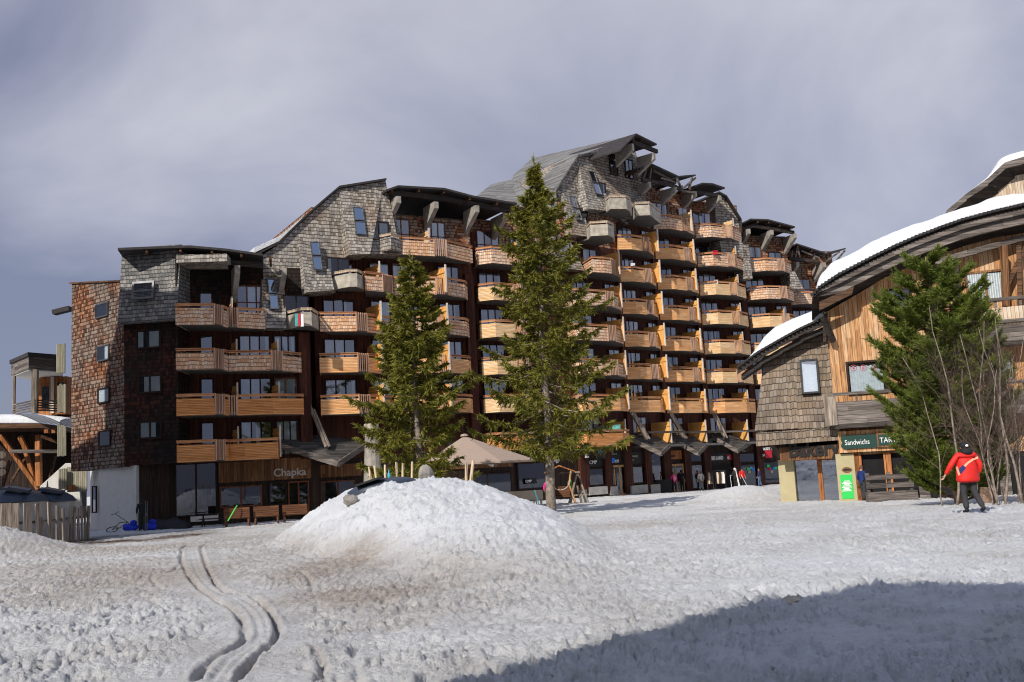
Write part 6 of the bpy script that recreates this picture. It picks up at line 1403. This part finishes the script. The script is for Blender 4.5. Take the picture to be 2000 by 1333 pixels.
# clothes rails in front of the ski shop
def rail_of_coats(px0, px1, Y, label, cols):
    x0, x1 = gp(px0, Y), gp(px1, Y); g = gz1((x0+x1)/2, Y); t = thing('clothes_rail', ((x0+x1)/2, Y, g), label, 'clothes rail', 'clothes rails outside the ski shop')
    m_ = MB(); m_.tube([(x0, Y, g), (x0, Y, g+1.6), (x1, Y, g+1.6), (x1, Y, g)], .025, 6); m_.build('rail_frame', 'metal_grey', t)
    n = len(cols)
    for i, c in enumerate(cols):
        x = x0+.12+(x1-x0-.24)*(i+.5)/n; m_ = MB(); w_ = (x1-x0)/n*.42
        m_.prism([(x-.03, Y-.22, g+1.48), (x+.03, Y-.22, g+1.48), (x+w_, Y-.28, g+1.3), (x+w_*1.1, Y-.24, g+.5), (x-w_*1.1, Y-.26, g+.52), (x-w_, Y-.28, g+1.3)], (0, .45, 0)); m_.build('coat', c, t)
rail_of_coats(1386, 1398, 86.6, 'left clothes rail with dark and beige jackets before the ski shop', ['canvas_pale', 'tarp', 'shop_wood'])
rail_of_coats(1402, 1422, 86.8, 'right clothes rail with beige, brown and white jackets before the ski shop', ['canvas_pale', 'beam_brown', 'tarp', 'canvas_pale', 'text_white'])
wb_ = MB(); x = gp(1290, 85); wb_.box(x-.9, x+.9, 83.6, 84.3, gz1(x, 84)-.1, gz1(x, 84)+.95); wb_.box(x-.95, x+.95, 83.55, 84.35, gz1(x, 84)+.95, gz1(x, 84)+1.05); o = wb_.build('storage_chest', 'tarp', None, origin=(x, 84, gz1(x, 84))); tag(o, 'dark storage chest left of the pink jacketed person', 'chest')
# step and rail by the bakery entrance
rb = thing('entrance_rail', (gp(1705, 45.8), 45.8, -.6), 'weathered plank barrier beside the bakery entrance', 'barrier')
x0, x1 = gp(1697, 45.6), gp(1790, 45.6)
for z in (.62, .25): m_ = MB(); m_.box(x0, x1, 45.55, 45.62, z-.12-.1, z+.10-.1); m_.build('plank', 'grey_board', rb)
for x in (x0+.1, (x0+x1)/2, x1-.1): m_ = MB(); m_.box(x-.07, x+.07, 45.62, 45.74, -.7, .72); m_.build('post', 'grey_board', rb)
m_ = MB(); m_.box(x0-.1, x1, 45.2, 45.54, -.75, -.12); m_.build('base_board', 'grey_board', rb)
m_ = MB(); c = gpt(1548, 1176); m_.ball((c[0], c[1], c[2]+.01), .11, 12, 7, sc=(1.1, 1, .5), jit=.15); o = m_.build('dirty_ice_lump', 'rock' if 0 else 'concrete', None, origin=c); tag(o, 'brownish ice lump in the snow at the edge of the big shadow', 'ice lump')
m_ = MB(); c = np.array(snap(170, 1045, 48.9)); 

# ------------------------------------------------------------------ people
plain('skin', (.45,.26,.18), .6, noise=.05); plain('hair_dark', (.015,.012,.01), .7); plain('hair_brown', (.12,.05,.025), .7)
plain('jacket_red', (.60,.020,.014), .6, noise=.12, bump=.04, bscale=7); plain('peach', (.75,.35,.22), .6, noise=.03); plain('navy', (.01,.025,.11), .7); plain('black_cloth', (.014,.014,.016), .8, bump=.03, bscale=9); plain('grey_cloth', (.035,.035,.04), .85, bump=.04, bscale=8)
plain('grey_jacket', (.10,.10,.10), .8); plain('purple_cloth', (.035,.03,.09), .8); plain('jeans', (.07,.12,.22), .8); plain('pink_light', (.75,.22,.30), .7); plain('dark_green', (.02,.03,.02), .8); plain('white_cloth', (.7,.7,.7), .7); plain('lime', (.35,.5,.03), .6); plain('teal', (.05,.30,.28), .6)
def skin_obj(name, verts, edges, radii, mat, parent, sub=2, root=0):
    me = bpy.data.meshes.new(name); me.from_pydata([tuple(map(float, v)) for v in verts], edges, []); me.materials.append(MAT[mat])
    o = bpy.data.objects.new(name, me); COL.objects.link(o); o.parent = parent
    md = o.modifiers.new('skin', 'SKIN'); md.use_smooth_shade = True; md.use_x_symmetry = False; md.branch_smoothing = .3
    me.skin_vertices if False else None
    if not me.skin_vertices:
        bpy.context.view_layer.objects.active = o
    if me.skin_vertices:
        for i, r_ in enumerate(radii):
            me.skin_vertices[0].data[i].radius = (r_, r_) if not hasattr(r_, '__len__') else r_; me.skin_vertices[0].data[i].use_root = (i == root)
    s = o.modifiers.new('sub', 'SUBSURF'); s.levels = sub; s.render_levels = sub; return o
def person(px, pyfeet, Y, h, rz, label, jk, tr, hat, hair='hair_dark', pose=None, group='people walking past the shops', parts=True, longj=0.0, bag=None, wide=1.0):
    """built facing +Y (local), standing on z = 0; rz turns the figure"""
    x = float(atY(px, pyfeet, Y)[0]); g = gz1(x, Y); t = thing('person', (x, Y, g), label, 'person', group); t.rotation_euler = (0, 0, rz)
    k = h/1.75; P = dict(pel=(0,0,.95), bel=(0,.0,1.10), che=(0,.01,1.32), nk=(0,.0,1.50), hd=(0,.02,1.61), ht=(0,.01,1.70),
        sl=(-.18,0,1.43), sr=(.18,0,1.43), el=(-.25,-.03,1.16), er=(.25,-.03,1.16), wl=(-.25,.10,.93), wr=(.25,.10,.93),
        hl=(-.09,0,.92), hr=(.09,0,.92), kl=(-.10,.06,.50), kr=(.10,-.02,.50), al=(-.10,.06,.09), ar=(.10,-.12,.10), tl=(-.11,.20,.04), tr=(.12,.04,.04))
    P.update(pose or {}); P = {a: np.array(b)*k for a, b in P.items()}
    names = ['pel','bel','che','nk','hd','ht','sl','el','wl','sr','er','wr','hl','kl','al','tl','hr','kr','ar','tr']; I = {n: i for i, n in enumerate(names)}
    ed = [('pel','bel'),('bel','che'),('che','nk'),('nk','hd'),('hd','ht'),('che','sl'),('sl','el'),('el','wl'),('che','sr'),('sr','er'),('er','wr'),('pel','hl'),('hl','kl'),('kl','al'),('al','tl'),('pel','hr'),('hr','kr'),('kr','ar'),('ar','tr')]
    rad = dict(pel=.115,bel=.10,che=.12,nk=.052,hd=.088,ht=.070,sl=.055,el=.040,wl=.027,sr=.055,er=.040,wr=.027,hl=.085,kl=.055,al=.038,tl=.030,hr=.085,kr=.055,ar=.038,tr=.030)
    vs = [P[n] for n in names]; es = [(I[a], I[b]) for a, b in ed]; rs = [rad[n]*k for n in names]
    for s_, e_, w_ in ((-1, 'el', 'wl'), (1, 'er', 'wr')):      # palm, four curled fingers and a thumb
        d = unit((P[w_]-P[e_])[None])[0]; sd_ = np.array((0, 1., 0)); sd_ = sd_-d*np.dot(sd_, d); sd_ /= np.linalg.norm(sd_); inn = np.cross(d, sd_)*s_
        pi = len(vs); vs.append(P[w_]+d*.045*k); rs.append(.024*k); es.append((I[w_], pi))
        for j, (off, L) in enumerate(((-.026, .062), (-.009, .075), (.009, .080), (.026, .070))):
            a = len(vs); vs += [P[w_]+d*.08*k+sd_*off*k, P[w_]+d*(.08+L*.55)*k+sd_*off*k+inn*.008*k, P[w_]+d*(.08+L*.9)*k+sd_*off*k+inn*.030*k]; rs += [.0095*k, .0085*k, .0075*k]; es += [(pi, a), (a, a+1), (a+1, a+2)]
        a = len(vs); vs += [P[w_]+d*.05*k+sd_*.038*k, P[w_]+d*.085*k+sd_*.052*k+inn*.02*k]; rs += [.011*k, .009*k]; es += [(pi, a), (a, a+1)]
    skin_obj('body', vs, es, rs, 'skin', t)
    # face
    m_ = MB(); hd = P['hd']; m_.ball(hd+np.array((0, .085, -.015))*k, .016*k, 6, 5, sc=(.8, 1, 1.5)); 
    for sx in (-1, 1): m_.ball(hd+np.array((sx*.088, 0, 0))*k, .026*k, 6, 5, sc=(.4, .7, 1.2))
    f = m_.build('face_features', 'skin', None); f.parent = t
    m_ = MB()
    for sx in (-1, 1): m_.ball(hd+np.array((sx*.032, .080, .018))*k, .010*k, 6, 4)
    m_.box(*(float(v)*k for v in (hd[0]/k-.022, hd[0]/k+.022, hd[1]/k+.078, hd[1]/k+.088, hd[2]/k-.055, hd[2]/k-.048))); f = m_.build('eyes_and_mouth', 'hair_dark', None); f.parent = t
    m_ = MB(); m_.ball(hd+np.array((0, -.018, .035))*k, .108*k, 14, 9, sc=(1, 1.05, 1.05), zmin=-.35, jit=.02); o = m_.build('hat' if hat else 'hair', hat or hair, None, smooth=True); o.parent = t
    if hat: m_ = MB(); m_.ball(hd+np.array((0, -.045, -.02))*k, .095*k, 10, 7, sc=(.95, .8, 1.1)); o = m_.build('hair', hair, None, smooth=True); o.parent = t
    # jacket: torso and sleeves
    hz = P['pel']*np.array((1, 1, 0))+np.array((0, 0, (.80-longj)*k))
    jv = [P['bel'], P['che']+np.array((0, 0, .02))*k, P['nk']-np.array((0, 0, .01))*k, hz, P['sl'], P['el'], P['wl']+(P['el']-P['wl'])*.08, P['sr'], P['er'], P['wr']+(P['er']-P['wr'])*.08]
    je = [(0, 1), (1, 2), (0, 3), (1, 4), (4, 5), (5, 6), (1, 7), (7, 8), (8, 9)]
    jr = [(.165*wide, .14*wide), (.17*wide, .145*wide), .075, (.20*wide, .16*wide), .085, .072, .055, .085, .072, .055]; jr = [tuple(q*k for q in r_) if hasattr(r_, '__len__') else r_*k for r_ in jr]
    skin_obj('jacket', jv, je, jr, jk, t)
    tv = [P['pel'], P['hl'], P['kl'], P['al'], P['hr'], P['kr'], P['ar']]
    skin_obj('trousers', tv, [(0, 1), (1, 2), (2, 3), (0, 4), (4, 5), (5, 6)], [q*k for q in (.13, .105, .08, .072, .105, .08, .072)], tr, t)
    for s_ in 'lr':
        skin_obj('boot', [P['a'+s_]+np.array((0, -.02, .03))*k, P['a'+s_]+np.array((0, 0, -.03))*k, P['t'+s_]], [(0, 1), (1, 2)], [.058*k, .052*k, .044*k], 'black_cloth', t, 1)
    if bag: m_ = MB(); c = P['che']+np.array((0, -.2, -.1))*k; m_.ball(c, .17*k, 12, 8, sc=(1, .6, 1.35)); o = m_.build('backpack', bag, None, smooth=True); o.parent = t
    return t
# the figure in the red jacket, striding left, seen from behind
rp = person(1898, 1003, 25.3, 1.77, R(6), 'person in a red jacket with peach stripe walking across the snow', 'jacket_red', 'grey_cloth', 'black_cloth', group=None, longj=.06, wide=1.75,
    pose=dict(kl=(-.10,.08,.52), al=(-.09,.04,.09), tl=(-.10,.19,.04), kr=(.11,-.04,.50), ar=(.16,-.27,.15), tr=(.16,-.16,.05), el=(-.40,.02,1.18), wl=(-.50,.14,.95), er=(.32,-.08,1.16), wr=(.30,.02,.94), sl=(-.22,0,1.42), sr=(.22,0,1.42)))
# stripe, patch and hood of the red jacket
def strap(pts, w, mat, name, par, th=.012):
    m_ = MB(); P = [np.array(p) for p in pts]; C0 = np.array((0, 0, 1.2))
    for a, b in zip(P[:-1], P[1:]):
        d = unit((b-a)[None])[0]; o_ = (a+b)/2-C0; o_[2] *= .3; o_ = unit((o_-d*np.dot(o_, d))[None])[0]; u = np.cross(d, o_)
        m_.obox((a+b)/2, (b-a)*.53, u*w/2, o_*th)
    f = m_.build(name, mat, None); f.parent = par; return f
from mathutils.bvhtree import BVHTree
bpy.context.view_layer.update()
dg = bpy.context.evaluated_depsgraph_get(); jo = [c for c in rp.children if c.name.startswith('jacket')][0]; je_ = jo.evaluated_get(dg); jm = je_.to_mesh()
M_ = rp.matrix_world; tree_ = BVHTree.FromPolygons([M_ @ v.co for v in jm.vertices], [tuple(p.vertices) for p in jm.polygons]); Mi = M_.inverted()
def band(pxs, w, mat, name):
    """a sewn-on band that hugs the jacket"""
    L_, R_, k = [], [], len(pxs)
    fine_ = []
    for a, b in zip(pxs[:-1], pxs[1:]):
        for t in (0, .33, .66): fine_.append((a[0]+(b[0]-a[0])*t, a[1]+(b[1]-a[1])*t))
    fine_.append(pxs[-1]); m_ = MB(); rows = []
    for i, p in enumerate(fine_):
        q0, q1 = fine_[max(i-1, 0)], fine_[min(i+1, len(fine_)-1)]; d = np.array((q1[0]-q0[0], q1[1]-q0[1])); d = d/np.linalg.norm(d); nn_ = np.array((-d[1], d[0])); row = []
        for f in (-.5, 0, .5):
            rr_ = ray(p[0]+nn_[0]*w*f, p[1]+nn_[1]*w*f); rr_ = rr_/np.linalg.norm(rr_); h = tree_.ray_cast(Vector(CAM), Vector(rr_))
            if h[0] is None: row = None; break
            row.append(np.array(Mi @ (h[0]+h[1].normalized()*.010)))
        if row: rows.append(row)
    if len(rows) < 2: return
    m_.add([p for r_ in rows for p in r_], [(i*3+j, i*3+j+1, (i+1)*3+j+1, (i+1)*3+j) for i in range(len(rows)-1) for j in range(2)])
    f = m_.build(name, mat, None, smooth=True); f.parent = rp
band([(1921,894),(1910,894),(1900,898),(1891,904),(1884,911)], 4.2, 'peach', 'jacket_stripe')
band([(1883.5,911.5),(1874,923)], 9, 'navy', 'jacket_patch')
band([(1869,912),(1872,921),(1874,929)], 4, 'peach', 'sleeve_stripe')
band([(1880,944),(1887,946)], 5, 'navy', 'hem_patch')
je_.to_mesh_clear()
m_ = MB(); m_.ball((0,-.06,1.52), .14, 12, 7, sc=(1.05, .95, .7)); f = m_.build('hood', 'black_cloth', None, smooth=True); f.parent = rp
m_ = MB(); m_.ball((.0,-.118,1.67), .035, 8, 5, sc=(1.2,.5,.9)); f = m_.build('hat_patch', 'white_cloth', None); f.parent = rp
G_ = None
person(1318, 962, 84.0, 1.62, R(10), 'person in a pink jacket with a pale pink backpack outside the shops', 'pink', 'black_cloth', None, 'hair_brown', bag='pink_light')
person(1333, 957, 85.5, 1.80, R(-20), 'dark clothed person standing just right of the pink jacketed one', 'purple_cloth' if 0 else 'black_cloth', 'black_cloth', 'black_cloth')
person(1371, 960, 84.6, 1.66, R(5), 'person in a grey jacket looking at the ski shop', 'grey_jacket', 'grey_cloth', 'black_cloth')
pk_ = person(1438, 955, 86.0, 1.78, R(150), 'skier in black with a white helmet carrying skis', 'black_cloth', 'black_cloth', 'white_cloth', pose=dict(wr=(.22,.22,1.15), er=(.27,.02,1.12)))
person(1451, 951, 87.5, 1.74, R(200), 'person in a red jacket beside the white helmeted skier', 'jacket_red', 'black_cloth', 'hair_dark')
person(1484, 944, 89.0, 1.66, R(60), 'person in a purple jacket and blue jeans near the red ski sign', 'purple_cloth', 'jeans', None)
person(1689, 991, 46.8, 1.62, R(-60), 'brown haired person in navy at the bakery entrance', 'navy', 'grey_cloth', None, 'hair_brown', group=None)
person(1071, 980, 66.5, 1.62, R(180), 'person in a magenta jacket behind the spruce trunk', 'pink', 'black_cloth', 'hair_dark')
person(277, 1028, 57.0, 1.8, R(30), 'person in dark ski clothes standing by the blue bags', 'black_cloth', 'dark_green', 'black_cloth')
def pair(px, Y, lean, label, mat='white_cloth'):
    x = gp(px, Y); g = gz1(x, Y); t = thing('ski_pair', (x, Y, g), label, 'skis')
    for dx in (-.05, .05):
        m_ = MB(); m_.beam((x+dx, Y, g-.03), (x+dx+lean*(1 if dx > 0 else .6), Y+.1, g+1.5), .055, .02, up=(0, 1, 0)); m_.beam((x+dx+lean*(1 if dx > 0 else .6), Y+.1, g+1.5), (x+dx+lean*1.0, Y+.02, g+1.66), .045, .02, up=(0, 1, 0)); m_.build('ski', mat, t)
pair(285, 56.7, .0, 'white skis held upright beside the person in dark ski clothes', 'grey_jacket')
pair(1449, 85.4, -.25, 'white skis slanting beside the white helmeted skier')
for px, x2, l_ in ((1433, -.05, 'left ski pole of the white helmeted skier'), (1466, -.55, 'slanting ski pole right of the white helmeted skier')):
    x = gp(px, 85.6); g = gz1(x, 85.6); m_ = MB(); m_.tube([(x, 85.6, g-.02), (x+x2, 85.6, g+1.2)], .02, 5); m_.tube([(x+x2*.08, 85.6, g+.08), (x+x2*.09, 85.6, g+.10)], .05, 7); o = m_.build('ski_pole', 'white_cloth', None, origin=(x, 85.6, g)); tag(o, l_, 'ski pole', 'ski poles of the white helmeted skier')
# towels and small things on the balconies
for (px, py, k, m_n) in ((579, 622, 4, 'teal'), (585, 622, 4, 'sign_red'), (590, 623, 4, 'text_white')):
    p = atY(px, py, 60.3); m_ = MB(); m_.obox(p-UP*.1, (.09, 0, 0), (0, .02, 0), (0, 0, .38)); o = m_.build('towel', m_n, None, origin=p); tag(o, {'teal': 'turquoise towel on the lowest concrete balcony', 'sign_red': 'red towel on the lowest concrete balcony', 'text_white': 'white towel on the lowest concrete balcony'}[m_n], 'towel', 'towels on the concrete balcony')
b_ = [(1397, 494, 'sign_red', 'red towel over a balcony rail below the right hand roofs', 88.2)]
for px, py, mt, l_, Y in b_: p = atY(px, py, Y); m_ = MB(); m_.obox(p, (.22, 0, 0), (0, .03, 0), (0, 0, .16)); m_.obox(p+UP*.17, (.2, 0, 0), (0, .1, 0), (0, 0, .02)); o = m_.build('towel', mt, None, origin=p); tag(o, l_, 'towel')
for (px, py, Y, w_, h_, mt, nm, l_, ct) in ((1192, 838, 76.2, .75, .22, 'green_box', 'storage_box', 'turquoise cushion box on the lowest orange balcony right of the tall spruce', 'box'), (772, 676, 66.6, .5, .3, 'green_box', 'plastic_crate', 'pale green crate on a balcony left of the shorter spruce crown', 'crate'),
    (1399, 611, 88.6, .3, .14, 'beam_orange', 'cushion', 'orange cushion on a pale balcony in the fourth bay from the right roofs', 'cushion'), (1398, 552, 88.6, .16, .14, 'text_white', 'white_chair_back', 'white chair back peeping over a pale balcony rail', 'chair'), (1236, 520, 80.3, .16, .14, 'text_white', 'folded_cloth', 'white folded cloth on a balcony rail under the concrete balconies', 'cloth')):
    p = atY(px, py, Y); m_ = MB(); m_.obox(p, (w_, 0, 0), (0, .16, 0), (0, 0, h_)); m_.obox(p+UP*(h_+.02), (w_*1.05, 0, 0), (0, .19, 0), (0, 0, .03)); o = m_.build(nm, mt, None, origin=p); tag(o, l_, ct)
